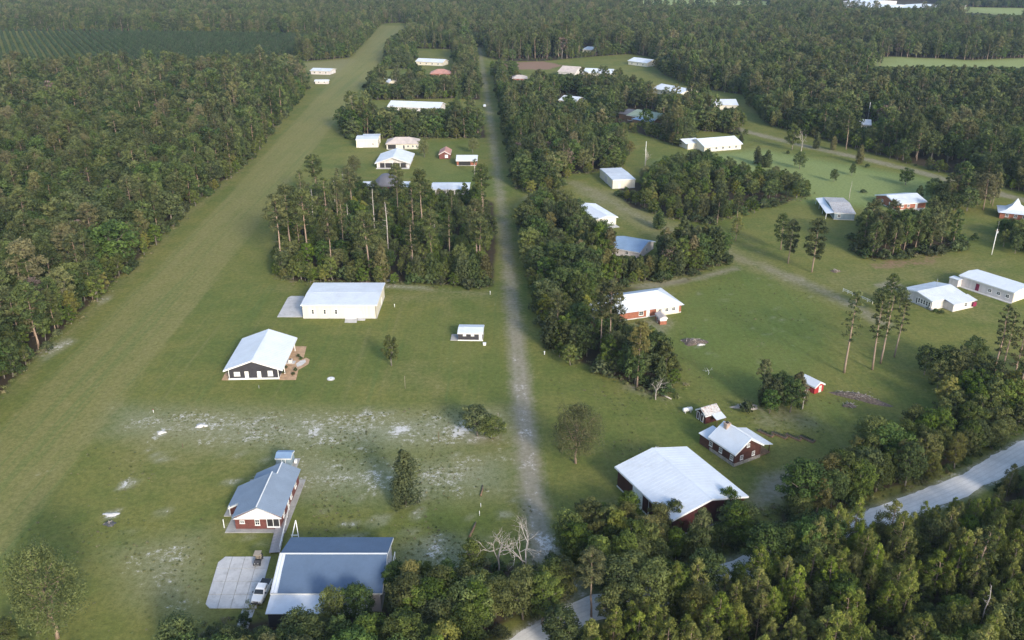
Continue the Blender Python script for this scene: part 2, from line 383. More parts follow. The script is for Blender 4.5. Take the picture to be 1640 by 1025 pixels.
for _ in range(70):
    q = (rs.uniform(200, 850), rs.uniform(650, 880)); c = P(*q); rr = rs.uniform(.3, 1.3)
    COVER.append((1, np.array([(c.x + rr * math.cos(a) * 1.6, c.y + rr * math.sin(a)) for a in np.linspace(0, 6.28, 7)[:-1]]), 1.2, rs.uniform(.4, .62)))
cov(1, [(50, 560), (110, 540), (125, 545), (70, 580)], 2, .42); cov(1, [(150, 482), (175, 470), (180, 478), (160, 490)], 1.5, .45)
cov(3, [(0, 632), (85, 545), (165, 468), (240, 398), (300, 335), (395, 260), (420, 250), (310, 345), (180, 480), (90, 570), (0, 660)], 3, .6)
cov(3, [(210, 660), (420, 720), (430, 760), (220, 800), (150, 740)], 12, .45)
cov(3, [(500, 470), (800, 466), (800, 480), (610, 490)], 4, .5)
cov(3, [(400, 470), (490, 470), (480, 455), (445, 450)], 4, .45)
cov(3, [(640, 560), (760, 590), (720, 640), (620, 640), (560, 610)], 8, .4)
cov(2, [(610, 500), (820, 500), (820, 640), (640, 560)], 10, .35)
cov(2, [(1060, 470), (1200, 425), (1340, 485), (1350, 560), (1290, 640), (1110, 640), (1050, 560)], 8, .5)
cov(2, [(1040, 255), (1100, 250), (1220, 240), (1480, 285), (1560, 320), (1480, 340), (1290, 325), (1215, 290)], 8, .9)
cov(7, [(1050, 262), (1110, 248), (1220, 240), (1480, 288), (1550, 318), (1480, 338), (1290, 322), (1215, 290)], 8, .75)
cov(2, [(1100, 250), (1200, 232), (1200, 215), (1090, 222)], 6, .6)
cov(2, [(1240, 620), (1390, 640), (1380, 690), (1260, 700)], 6, .5)
cov(2, [(300, 860), (460, 850), (460, 890), (320, 890)], 5, .4); cov(2, [(640, 800), (760, 800), (740, 860), (640, 850)], 5, .5)
cov(2, [(645, 225), (770, 225), (780, 300), (680, 300)], 6, .4)
cov(7, [(1395, 90), (1470, 93), (1560, 97), (1640, 93), (1900, 95), (1900, 132), (1640, 128), (1540, 122), (1410, 108)], 10, 1.0)
cov(7, [(1530, 11), (1900, 18), (1900, 30), (1640, 26), (1540, 20)], 15, 1.0); cov(7, [(1000, -3), (1240, 2), (1250, 10), (1130, 12), (1010, 6)], 15, 1.0)
cov(7, [(760, 2), (860, 9), (850, 14), (765, 8)], 15, .9); cov(7, [(-100, -3), (330, -4), (330, 1), (-100, 3)], 12, .9)
cov(3, [(488, 100), (560, 93), (580, 96), (530, 128), (498, 135)], 5, .9)
cov(4, [(905, 285), (940, 292), (985, 318), (960, 330), (915, 305)], 3, .4)
cov(3, [(915, 292), (985, 305), (1060, 345), (1130, 372), (1200, 405), (1340, 470), (1340, 490), (1190, 430), (1050, 385), (960, 335)], 4, .7)
cov(3, [(1240, 440), (1500, 400), (1640, 420), (1640, 540), (1360, 480)], 10, .45)
cov(4, [(1395, 455), (1435, 447), (1450, 460), (1420, 470)], 1.5, .75)
cov(4, [(1430, 385), (1470, 378), (1490, 392), (1440, 400)], 3, .7)
cov(4, [(940, 820), (985, 800), (1000, 830), (940, 870)], 4, .55); cov(1, [(900, 870), (950, 850), (965, 880), (920, 900)], 3, .45)
cov(4, [(1195, 640), (1300, 655), (1330, 690), (1210, 690)], 3, .45); cov(4, [(1215, 760), (1280, 745), (1300, 800), (1200, 815)], 3, .8)
cov(4, [(1000, 520), (1060, 500), (1085, 515), (1060, 545)], 2, .5)
cov(4, [(735, 690), (790, 690), (810, 705), (750, 715)], 2, .5); cov(5, [(900, 745), (950, 742), (955, 755), (895, 757)], 2, .5)
cov(4, [(990, 605), (1060, 620), (1075, 645), (1000, 625)], 2, .6); cov(4, [(640, 455), (790, 468), (790, 474), (640, 466)], 2, .4)
cov(1, [(610, 452), (690, 458), (690, 464), (615, 462)], 1.5, .40)
cov(4, [(830, 315), (905, 300), (905, 312), (840, 325)], 3, .5); cov(1, [(830, 370), (860, 368), (865, 385), (838, 400)], 3, .42)

def cover(x, y):
    """ground cover at world points: litter, sand, lush, dry, bare, red soil, mown stripes, far field"""
    x = np.asarray(x, float); y = np.asarray(y, float); out = np.zeros((8, x.size))
    for ch, poly, f, v in COVER:
        lo = poly.min(0) - 3 * f; hi = poly.max(0) + 3 * f
        s = np.where((x > lo[0]) & (x < hi[0]) & (y > lo[1]) & (y < hi[1]))[0]
        if s.size: out[ch, s] = np.maximum(out[ch, s], v * poly_mask(x[s], y[s], poly, f))
    d = line_dist(x, y, TRACK)
    fade = np.clip((330 - y) / 150, 0, 1)
    wheel = np.exp(-((d - .9) / .7) ** 2)
    out[1] = np.maximum(out[1], (.22 + .20 * wheel) * np.clip(1.1 - d / 3.0, 0, 1) ** .7 * fade)
    out[4] = np.maximum(out[4], np.clip(1.2 - d / 4.0, 0, 1) * (.55 + .28 * fade))
    d2 = line_dist(x, y, TAN1); out[4] = np.maximum(out[4], .62 * np.clip(1 - d2 / 6, 0, 1) * np.where(x > 85, 1.1, .8))
    d3 = line_dist(x, y, FARROAD); out[4] = np.maximum(out[4], np.clip(1.1 * (1 - d3 / 6), 0, .65))
    d4 = line_dist(x, y, ROAD); out[1] = np.maximum(out[1], np.clip(1.1 - d4 / 4.2, 0, .56)); out[0] *= np.clip(d4 / 5 - .6, 0, 1)
    d5 = line_dist(x, y, SPUR); out[1] = np.maximum(out[1], np.clip(.9 - d5 / 3.5, 0, .5)); out[0] *= np.clip(d5 / 4 - .4, 0, 1)
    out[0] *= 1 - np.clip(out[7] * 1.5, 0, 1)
    run = poly_mask(x, y, RUNWAY, 2.0)
    out[6] = np.maximum(run, .45 * ((x > -120) & (x < 0) & (y > 180) & (y < 260)))
    out[6] = np.maximum(out[6], .35 * (x > 0) * (x < 140) * (y < 330))
    out[3] = np.maximum(out[3], .52 * run); out[0] *= 1 - run; out[2] *= 1 - run
    return out

def cover_mesh(name, xs, ys, faces, z):
    m = bpy.data.meshes.new(name)
    v = np.empty((xs.size, 3)); v[:, 0] = xs; v[:, 1] = ys; v[:, 2] = z
    m.vertices.add(len(v)); m.vertices.foreach_set('co', v.ravel())
    f = np.asarray(faces); m.loops.add(f.size); m.loops.foreach_set('vertex_index', f.ravel())
    m.polygons.add(len(f)); m.polygons.foreach_set('loop_start', np.arange(0, f.size, 4)); m.polygons.foreach_set('loop_total', np.full(len(f), 4))
    m.update(calc_edges=True)
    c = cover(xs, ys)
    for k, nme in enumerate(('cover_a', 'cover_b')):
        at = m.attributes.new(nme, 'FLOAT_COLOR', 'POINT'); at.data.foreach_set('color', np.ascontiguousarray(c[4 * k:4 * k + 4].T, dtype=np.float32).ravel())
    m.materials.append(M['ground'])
    o = bpy.data.objects.new(name, m); COL.objects.link(o); o['kind'] = 'structure'
    return o

def grid_faces(ny, nx):
    i = np.arange(ny - 1)[:, None] * nx + np.arange(nx - 1)[None, :]
    return np.stack([i, i + 1, i + nx + 1, i + nx], -1).reshape(-1, 4)

gx = np.concatenate([-np.geomspace(9000, 215, 46), np.arange(-210, 260, 2.0), np.geomspace(262, 9000, 44)])
gy = np.concatenate([[-3000, -600, -100, 20, 60], np.arange(80, 420, 2.0), np.geomspace(422, 2200, 190), [2600, 3500, 6000, 12000]])
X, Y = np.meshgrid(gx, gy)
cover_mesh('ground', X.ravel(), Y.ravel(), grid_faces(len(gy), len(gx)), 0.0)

def strip(name, left, right, n_len, n_w, z):
    def res(l, n):
        l = np.array(l); s = np.concatenate([[0], np.cumsum(np.hypot(*np.diff(l, axis=0).T))]); t = np.linspace(0, 1, n) ** 1.6 * s[-1]
        return np.stack([np.interp(t, s, l[:, 0]), np.interp(t, s, l[:, 1])], -1)
    L_, R_ = res(left, n_len), res(right, n_len); t = np.linspace(0, 1, n_w)
    pts = L_[:, None] * (1 - t)[None, :, None] + R_[:, None] * t[None, :, None]
    return cover_mesh(name, pts[..., 0].ravel(), pts[..., 1].ravel(), grid_faces(n_len, n_w), z)

def offset_line(line, w):
    a = np.array(line); d = np.gradient(a, axis=0); d /= np.hypot(d[:, 0], d[:, 1])[:, None]
    nrm = np.stack([-d[:, 1], d[:, 0]], -1); return (a + nrm * w).tolist(), (a - nrm * w).tolist()

def smooth_line(line, n):
    a = np.array(line)
    for _ in range(2):
        q = np.empty((2 * len(a), 2)); q[0] = a[0]; q[-1] = a[-1]
        q[1:-1:2] = .75 * a[:-1] + .25 * a[1:]; q[2:-1:2] = .25 * a[:-1] + .75 * a[1:]; a = q
    return a.tolist()

strip('grass_runway', RUN_L, RUN_R, 260, 22, .012)
l, r = offset_line(smooth_line(TRACK, 0), 7.0); strip('dirt_track', l, r, 420, 15, .012)

def road_mat():
    m, nt, b = newmat('limerock')
    uv = N(nt, 'ShaderNodeAttribute', attribute_name='across'); geo = N(nt, 'ShaderNodeNewGeometry')
    n1 = noise(nt, geo.outputs['Position'], .35, 5, .6); n2 = noise(nt, geo.outputs['Position'], 2.5, 4, .7)
    c = mixc(nt, ramp(nt, mathn(nt, 'ADD', mathn(nt, 'MULTIPLY', n1, .6), mathn(nt, 'MULTIPLY', n2, .4)), .35, .65), (.66, .64, .60), (.80, .78, .74))
    w = N(nt, 'ShaderNodeMath', operation='SINE'); nt.links.new(mathn(nt, 'MULTIPLY', uv.outputs['Fac'], 15.7), w.inputs[0])
    c = mixc(nt, mathn(nt, 'MULTIPLY', ramp(nt, mathn(nt, 'ADD', w.outputs[0], mathn(nt, 'MULTIPLY', n1, .8)), .7, 1.5), .35), c, (.54, .52, .48))
    nt.links.new(c, b.inputs['Base Color']); b.inputs['Roughness'].default_value = .95; b.inputs['Specular IOR Level'].default_value = .1
    return m
M['limerock'] = road_mat()

def road(name, line, w, z, seed):
    r = np.random.default_rng(seed); a = np.array(smooth_line(line, 0))
    s = np.concatenate([[0], np.cumsum(np.hypot(*np.diff(a, axis=0).T))]); t = np.arange(0, s[-1], 1.2)
    a = np.stack([np.interp(t, s, a[:, 0]), np.interp(t, s, a[:, 1])], -1)
    d = np.gradient(a, axis=0); d /= np.hypot(d[:, 0], d[:, 1])[:, None]; nrm = np.stack([-d[:, 1], d[:, 0]], -1)
    mb = MB(); acc = []
    fr = [-1, -.75, -.25, .25, .75, 1]
    wob = np.convolve(r.normal(0, .35, (len(a) + 8)), np.ones(4) / 3, 'same')[:len(a)], np.convolve(r.normal(0, .35, (len(a) + 8)), np.ones(4) / 3, 'same')[:len(a)]
    for i in range(len(a)):
        for q in fr:
            off = q * w + (wob[0][i] if q == -1 else wob[1][i] if q == 1 else 0)
            mb.v.append((a[i, 0] + nrm[i, 0] * off, a[i, 1] + nrm[i, 1] * off, z + .05 * (1 - q * q))); acc.append(q)
    k = len(fr)
    for i in range(len(a) - 1):
        for j in range(k - 1):
            q = i * k + j; mb.f.append((q, q + k, q + k + 1, q + 1)); mb.sm.append(True)
    o = mb.build(name, M['limerock']); recalc(o)
    at = o.data.attributes.new('across', 'FLOAT', 'POINT'); at.data.foreach_set('value', np.array(acc, dtype=np.float32))
    o['kind'] = 'structure'; return o
road('gravel_road', ROAD, 2.6, .03, 3)

# concrete and bare pads: thick slabs a little proud of the turf
def slab(name, px, mat, z=.10, world=None):
    pts = [Vector((q[0], q[1], 0)) for q in (world if world is not None else [P(*q) for q in px])]
    n = len(pts); mb = MB()
    mb.poly([(p.x, p.y, z) for p in pts] + [(p.x, p.y, -.2) for p in pts], [tuple(range(n)), tuple(range(2 * n - 1, n - 1, -1))] + [(i, i + n, (i + 1) % n + n, (i + 1) % n) for i in range(n)])
    o = recalc(mb.build(name, mat)); return o
o = slab('concrete_apron', [(444, 508), (485, 508), (487, 474.5), (466, 474.5), (461, 477)], M['concrete']); o['kind'] = 'structure'
o = slab('concrete_threshold', [(552, 517), (571, 517), (572, 510.5), (553, 510.5)], M['concrete']); o['kind'] = 'structure'
o = slab('mulch_bed', [(447, 608.5), (474, 608.5), (478, 592), (486, 588), (494, 583), (496, 576), (490, 573), (486, 575), (491, 555), (467, 555), (450, 600)], M['mulch'], .06); o['kind'] = 'structure'
o = slab('mulch_border', [(355, 609), (366, 609), (366, 596), (361, 597)], M['mulch'], .06); o['kind'] = 'structure'
o = slab('garden_path', [(476, 588), (484, 585), (490, 580), (489, 576), (481, 578), (474, 583)], M['sandpile'], .075); o['kind'] = 'structure'

# driveway poured in separate slabs
def driveway():
    A, B, C_, D = [np.array(P(*q)[:2]) for q in [(327, 975), (432, 975), (437, 892), (352, 892)]]
    C_ = np.array(P(434, 892)[:2]); B = np.array(P(411, 975)[:2])
    root = empty('driveway', ((A + B + C_ + D) / 4).tolist() + [0]); root['kind'] = 'structure'
    loc = np.array(root.location[:2]); n, m = 4, 4
    def at(u, v): return (A * (1 - u) + B * u) * (1 - v) + (D * (1 - u) + C_ * u) * v - loc
    for i in range(n):
        for j in range(m):
            e = .004; q = [at(i / n + e, j / m + e), at((i + 1) / n - e, j / m + e), at((i + 1) / n - e, (j + 1) / m - e), at(i / n + e, (j + 1) / m - e)]
            if (i, j) == (0, 0): q = [at(.10, e), at(.25 - e, e), at(.25 - e, .25 - e), at(e, .25 - e), at(e, .08)]
            if (i, j) == (0, 3): q = [at(e, .75 + e), at(.25 - e, .75 + e), at(.25 - e, 1 - e), at(.11, 1 - e), at(e, .88)]
            h = .11 + .006 * ((i * 7 + j * 3) % 4); k = len(q)
            mb = MB().poly([(p[0], p[1], h) for p in q] + [(p[0], p[1], -.2) for p in q], [tuple(range(k)), tuple(range(2 * k - 1, k - 1, -1))] + [(a, a + k, (a + 1) % k + k, (a + 1) % k) for a in range(k)])
            recalc(mb.build('slab', M['concrete'], root))
    mb = MB(); k = 4; q = [at(0.003, .003), at(.997, .003), at(.997, .997), at(.12, .99)]
driveway()
o = slab('concrete_walk', [(378, 1007), (397, 1007), (408, 977), (388, 977)], M['concrete']); o['kind'] = 'structure'

# ------------------------------------------------------------------ buildings
KEEP = []   # (centre x, y, half length, half depth, angle) kept free of trees

def frame_of(p0, p1, q, z):
    a = P(*p0, z); b = P(*p1, z); c = P(*q, z)
    u = (b - a).normalized(); v = Vector((-u.y, u.x, 0))
    L = (b - a).length; D = abs((c - a).dot(v))
    ctr = (a + b) / 2 + v * D / 2
    return Vector((ctr.x, ctr.y, 0)), math.atan2(u.y, u.x), L, D

FACES = {'front': lambda L, D: (Vector((0, -D / 2, 0)), 0.0), 'back': lambda L, D: (Vector((0, D / 2, 0)), math.pi),
         'right': lambda L, D: (Vector((L / 2, 0, 0)), math.pi / 2), 'left': lambda L, D: (Vector((-L / 2, 0, 0)), -math.pi / 2)}

def opening(root, L, D, face, s, z, w, h, kind='window', frame=None, fill=None, bars=(1, 1), off=0.0):
    """a window or door proud of the wall: frame, pane or leaf, sill or handle"""
    c, a = FACES[face](L, D); R = Matrix.Rotation(a, 4, 'Z'); T = Matrix.Translation(c) @ R
    frame = frame or M['white_paint']
    def bx(mb, x0, x1, y0, y1, z0, z1):
        Mx = T.to_3x3(); return mb.box(T @ Vector(((x0 + x1) / 2, (y0 + y1) / 2, (z0 + z1) / 2)), (x1 - x0, y1 - y0, z1 - z0), Mx)
    t = .11; y0 = -.09 - off; mb = MB()
    bx(mb, s - w / 2, s + w / 2, y0, .01 - off, z + h - t, z + h); bx(mb, s - w / 2, s + w / 2, y0, .01 - off, z, z + t)
    bx(mb, s - w / 2, s - w / 2 + t, y0, .01 - off, z + t, z + h - t); bx(mb, s + w / 2 - t, s + w / 2, y0, .01 - off, z + t, z + h - t)
    if kind == 'window':
        for i in range(1, bars[0] + 1): x = s - w / 2 + w * i / (bars[0] + 1); bx(mb, x - .03, x + .03, y0 + .01, .0 - off, z + t, z + h - t)
        for i in range(1, bars[1] + 1): q = z + h * i / (bars[1] + 1); bx(mb, s - w / 2 + t, s + w / 2 - t, y0 + .015, .0 - off, q - .03, q + .03)
        f = mb.build('window', frame, root)
        pm = MB(); bx(pm, s - w / 2 + t, s + w / 2 - t, -.045 - off, .005 - off, z + t, z + h - t); pm.build('pane', fill or M['glass'], f)
        sm = MB(); bx(sm, s - w / 2 - .06, s + w / 2 + .06, y0 - .08, .01 - off, z - .07, z - .003); sm.build('sill', frame, f)
    else:
        f = mb.build(kind, frame, root)
        pm = MB(); bx(pm, s - w / 2 + t, s + w / 2 - t, -.05 - off, .005 - off, z + .01, z + h - t)
        n = 4 if kind == 'garage_door' else 2
        for i in range(n):
            q0 = z + .08 + (h - t - .1) * i / n; bx(pm, s - w / 2 + t + .1, s + w / 2 - t - .1, -.075 - off, -.04 - off, q0 + .06, q0 + (h - t - .1) / n - .06)
        pm.build('door_leaf', fill or frame, f)
        hm = MB(); bx(hm, s + w / 2 - t - .18, s + w / 2 - t - .1, -.16 - off, -.07 - off, z + .95, z + 1.1); hm.build('handle', M['dark_metal'], f)
    return f

def gable_wall(L, D, h, rise, axis, z0=0.0):
    mb = MB(); x, y = L / 2, D / 2
    if axis == 'u':
        mb.prism([(-y, z0), (y, z0), (y, h), (0, h + rise), (-y, h)], -x, x, Matrix.Rotation(math.pi / 2, 3, 'Z') @ Matrix.Scale(-1, 3, (0, 1, 0)))
    else:
        mb.prism([(-x, z0), (x, z0), (x, h), (0, h + rise), (-x, h)], -y, y)
    return mb

def roof_slope(mb, a, b, c, d, th=.12, rib=.6, ribh=.022):
    """sheet between eave a-b and ridge d-c, with standing seams running up the slope"""
    a, b, c, d = map(Vector, (a, b, c, d)); n = (b - a).cross(d - a).normalized()
    if n.z < 0: n = -n
    t = n * th
    mb.poly([a, b, c, d, a + t, b + t, c + t, d + t], [(3, 2, 1, 0), (4, 5, 6, 7), (0, 1, 5, 4), (1, 2, 6, 5), (2, 3, 7, 6), (3, 0, 4, 7)])
    if rib:
        k = max(2, int((b - a).length / rib))
        for i in range(k + 1):
            f = min(max(i / k, .004), .996); p = a.lerp(b, f) + t; q = d.lerp(c, f) + t
            mb.bar(p + n * (ribh / 2 - .003), q + n * (ribh / 2 - .003), .035, ribh)
    return mb

def gable_roof(L, D, h, rise, axis, ou, ov, hip=(0, 0), rib=.6, lift=.03):
    mb = MB(); x, y = L / 2 + ou, D / 2 + ov
    half = (D / 2) if axis == 'u' else (L / 2); k = rise / half
    z = h + lift
    if axis == 'u':
        e = z - k * ov; r = z + rise; hl, hr = hip
        roof_slope(mb, (-x, -y, e), (x, -y, e), (x - hr, 0, r), (-x + hl, 0, r), rib=rib)
        roof_slope(mb, (x, y, e), (-x, y, e), (-x + hl, 0, r), (x - hr, 0, r), rib=rib)
        if hl: roof_slope(mb, (-x, y, e), (-x, -y, e), (-x + hl, -.01, r), (-x + hl, .01, r), rib=0)
        if hr: roof_slope(mb, (x, -y, e), (x, y, e), (x - hr, .01, r), (x - hr, -.01, r), rib=0)
        mb.bar((-x + hl, 0, r + .115), (x - hr, 0, r + .115), .22, .03)
    else:
        e = z - k * ou; r = z + rise; hf, hb = hip
        roof_slope(mb, (-x, y, e), (-x, -y, e), (0, -y + hf, r), (0, y - hb, r), rib=rib)
        roof_slope(mb, (x, -y, e), (x, y, e), (0, y - hb, r), (0, -y + hf, r), rib=rib)
        if hf: roof_slope(mb, (-x, -y, e), (x, -y, e), (.01, -y + hf, r), (-.01, -y + hf, r), rib=0)
        if hb: roof_slope(mb, (x, y, e), (-x, y, e), (-.01, y - hb, r), (.01, y - hb, r), rib=0)
        mb.bar((0, -y + hf, r + .13), (0, y - hb, r + .115), .22, .03)
    return mb

def fascia(root, L, D, h, rise, axis, ou, ov, mat):
    """rake and eave boards"""
    mb = MB(); x, y = L / 2 + ou + .02, D / 2 + ov + .02
    half = (D / 2) if axis == 'u' else (L / 2); k = rise / half; z = h - .09
    if axis == 'u':
        e = z - k * ov; r = z + rise
        for s in (-1, 1):
            mb.bar((s * x, -y, e), (s * x, 0, r), .05, .24); mb.bar((s * x, y, e), (s * x, 0, r), .05, .24); mb.bar((-x, s * y, e), (x, s * y, e), .05, .22)
    else:
        e = z - k * ou; r = z + rise
        for s in (-1, 1):
            mb.bar((-x, s * y, e), (0, s * y, r), .05, .24); mb.bar((x, s * y, e), (0, s * y, r), .05, .24); mb.bar((s * x, -y, e), (s * x, y, e), .05, .22)
    return mb.build('fascia', mat, root)

def corner_trim(root, L, D, h, mat, w=.16):
    for sx in (-1, 1):
        for sy in (-1, 1): MB().box((sx * (L / 2 - w / 2 + .025), sy * (D / 2 - w / 2 + .025), h / 2), (w, w, h - .02)).build('corner_trim', mat, root)

def ground_sill(root, L, D, mat, h=.3, out=.06, name='foundation'):
    return MB().box((0, 0, h / 2 - .15), (L + 2 * out, D + 2 * out, h + .3)).build(name, mat, root)

def house(name, label, cat, p0, p1, q, z, h, rise, axis, wall, roof, ou=.4, ov=.4, hip=(0, 0), trim='white_paint', group=None, corners=False, sill='concrete', depth=None, gap=3.0, rib=.6, inset=True):
    c, rz, L, D = frame_of(p0, p1, q, z)
    if depth:
        v = Vector((-math.sin(rz), math.cos(rz), 0)); c += v * (depth - D) / 2; D = depth
    if inset: L -= 2 * ou; D -= 2 * ov
    root = empty(name, c, rz, label, cat, group)
    hr = rise - .0
    if hip != (0, 0):
        MB().box((0, 0, h / 2), (L, D, h)).build('wall', M[wall], root)
    else:
        gable_wall(L, D, h, hr, axis).build('wall', M[wall], root)
        recalc(root.children[0])
        fascia(root, L, D, h, rise, axis, ou, ov, M[trim])
    gable_roof(L, D, h, rise, axis, ou, ov, hip, rib).build('roof', M[roof], root)
    if sill: ground_sill(root, L, D, M[sill])
    if corners: corner_trim(root, L, D, h, M[trim])
    KEEP.append((c.x, c.y, L / 2 + gap, D / 2 + gap, rz))
    return root, L, D

def gutter(root, L, D, side, h, mat='white_paint'):
    y = -D / 2 - .45 if side == 'front' else D / 2 + .45
    return MB().bar((-L / 2 - .4, y, h), (L / 2 + .4, y, h), .14, .14).build('gutter', M[mat], root)

# cream hangar beside the runway
r, L, D = house('hangar', 'long cream metal hangar with bluish white roof and concrete apron on its left', 'hangar', (486, 510), (603.5, 510), (616, 475), 0, 4.3, .35, 'u', 'cream', 'white_roof', .35, .45, inset=False, rib=.9)
for px in (502.5, 521.5, 539.5): opening(r, L, D, 'front', (px - 545) / 117 * L, 1.35, .75, 1.5, bars=(0, 1))
opening(r, L, D, 'front', (562 - 545) / 117 * L, .05, 3.2, 2.9, 'garage_door')
opening(r, L, D, 'front', (577 - 545) / 117 * L, .05, 1.1, 2.2, 'door')
opening(r, L, D, 'right', 2.0, .05, 1.1, 2.2, 'door')
opening(r, L, D, 'left', 0, .05, 11.5, 3.7, 'hangar_door')
MB().tube([(L / 2 - .12, -D / 2 - .12, .1), (L / 2 - .12, -D / 2 - .12, 4.0), (L / 2 - .12, -D / 2 - .42, 4.2)], [.07, .07, .07], 6).build('downpipe', M['dark_metal'], r)
gutter(r, L, D, 'front', 4.2)
MB().box((L / 2 - 4.3, -D / 2 - .8, .05), (2.2, 1.5, .3)).build('stoop', M['concrete'], r)

# black house with white roof
r, L, D = house('house', 'charcoal clad house with broad bluish white gable roof and white corner boards', 'house', (357, 593), (452, 591.5), (475, 540), 2.8, 2.95, 2.25, 'v', 'charcoal', 'white_roof', 1.15, .35, corners=True, rib=.9)
for px, w, zz, hh, kd in ((380.5, 1.5, 1.0, 1.1, 'window'), (396, .95, .1, 2.1, 'door'), (416, .95, .1, 2.1, 'door'), (434, 1.25, .9, 1.4, 'window')):
    opening(r, L, D, 'front', (px - 407) / 80 * L, zz, w, hh, kd, bars=(1, 1), fill=M['pale_siding'] if kd == 'window' else None)
for s in (-5.5, 0, 5): opening(r, L, D, 'right', s, 1.0, 1.2, 1.3)
opening(r, L, D, 'right', 2.6, .1, 1.1, 2.1, 'door')
for s in (-5, 1, 6): opening(r, L, D, 'left', s, 1.0, 1.2, 1.3)
MB().box((0, -D / 2 - .1, .2), (L + .3, .22, .4)).build('skirt_board', M['white_paint'], r)
for s in (-1, 1):
    MB().bar((L / 2 + .95, s * D * .36, 0), (L / 2 + .95, s * D * .36, 2.5), .16).build('porch_post', M['white_paint'], r)

# brick house with stepped grey roof
def brick_house():
    c, rz, L, D = frame_of((371, 828), (451, 828), (476, 752), 3.0)
    root = empty('house', c, rz, 'red brick house with stepped slate grey metal roof and white gable boards', 'house')
    x, y = L / 2, D / 2; d1, d2 = -y + .30 * D, -y + .74 * D
    rd = 2.1; ex = x
    rx = -x + .52 * L
    wl = 2.3
    secs = [(-x, -y, d1, rx, 5.0), (-x - wl, d1, d2, rx, 5.0), (-x + .3, d2, y, rx + .9, 5.0 - .42)]
    for lx, ya, yb, rxx, rz_ in secs:
        k = (rz_ - 2.9) / (ex - rxx); lz = rz_ - k * (rxx - lx) if lx >= -x else rz_ - k * (rxx - lx)
        mb = MB().prism([(lx + .35, 0), (ex - .5, 0), (ex - .5, 2.9 + k * .5 - .02), (rxx, rz_ - .02), (lx + .35, lz + k * .35 - .02)], ya + (.3 if ya == -y else .02), yb - (.3 if yb == y else .02))
        recalc(mb.build('wall', M['brick'], root))
        rb = MB()
        roof_slope(rb, (ex, ya, 2.93), (ex, yb, 2.93), (rxx, yb, rz_ + .03), (rxx, ya, rz_ + .03), rib=.5)
        roof_slope(rb, (lx, yb, lz + .03), (lx, ya, lz + .03), (rxx, ya, rz_ + .03), (rxx, yb, rz_ + .03), rib=.5)
        rb.bar((rxx, ya, rz_ + .19), (rxx, yb, rz_ + .19), .16, .06)
        ro = rb.build('roof', M['slate_roof'], root)
        cp = MB().bar((rxx, ya - .01, rz_ + .24), (rxx, yb + .01, rz_ + .24), .24, .05).build('ridge_cap', M['white_paint'], ro)
    # white boarded gables
    gb = MB().prism([(-x + .1, 2.45), (ex - .1, 2.55), (rx, 4.85)], -y - .03, -y + .29); recalc(gb.build('gable_board', M['white_paint'], root))
    k = (5.0 - 2.9) / (ex - rx); lz = 5.0 - k * (rx + x + wl)
    gb = MB().prism([(-x - wl + .05, lz - .25), (-x - wl + .05, lz + .02), (rx - .4, 4.85), (rx - .4, 4.55)], d1 - .18, d1 + .0); recalc(gb.build('gable_board', M['white_paint'], root))
    for px, w, zz, hh in ((-x + 1.7, .9, 1.4, .7), (-.1, .9, 1.0, 1.3)): opening(root, L, D - .6, 'front', px, zz, w, hh)
    # screened porch corner
    s = MB().box((x - 1.75, -y + .27, 1.55), (2.3, .08, 1.5)).build('porch_screen_or_shade', M['screen_or_shade_dark'], root)
    fr = MB()
    for q in (x - 2.9, x - 1.75, x - .6): fr.bar((q, -y + .19, .5), (q, -y + .19, 2.5), .1)
    fr.box((x - 1.75, -y + .17, .62), (2.45, .1, .32)); fr.build('porch_frame', M['white_paint'], root)
    # porch posts and slab on the left
    for yy in (-y + .6, d1 - .3): MB().bar((-x - wl + .4, yy, .1), (-x - wl + .4, yy, 2.35 if yy > d1 - 1 else 2.0), .14).build('porch_post', M['white_paint'], root)
    MB().box((-.4, 0, -.02), (L + 2.0, D + 1.6, .3)).build('foundation', M['old_concrete'], root)
    MB().box((-x - wl / 2 - .2, (d1 + d2) / 2, .0), (wl + 1.2, d2 - d1 + 1, .32)).build('porch_slab', M['old_concrete'], root)
    for yy in (-y + 3.0, 1.0, 4.6): opening(root, L - 1.0, D, 'right', yy, 1.0, 1.1, 1.2)
    opening(root, L - 1.0, D, 'right', -1.4, .15, 1.0, 2.1, 'door')
    KEEP.append((c.x, c.y, L / 2 + 4, D / 2 + 3, rz)); return c, rz, L, D
bc, brz, bL, bD = brick_house()

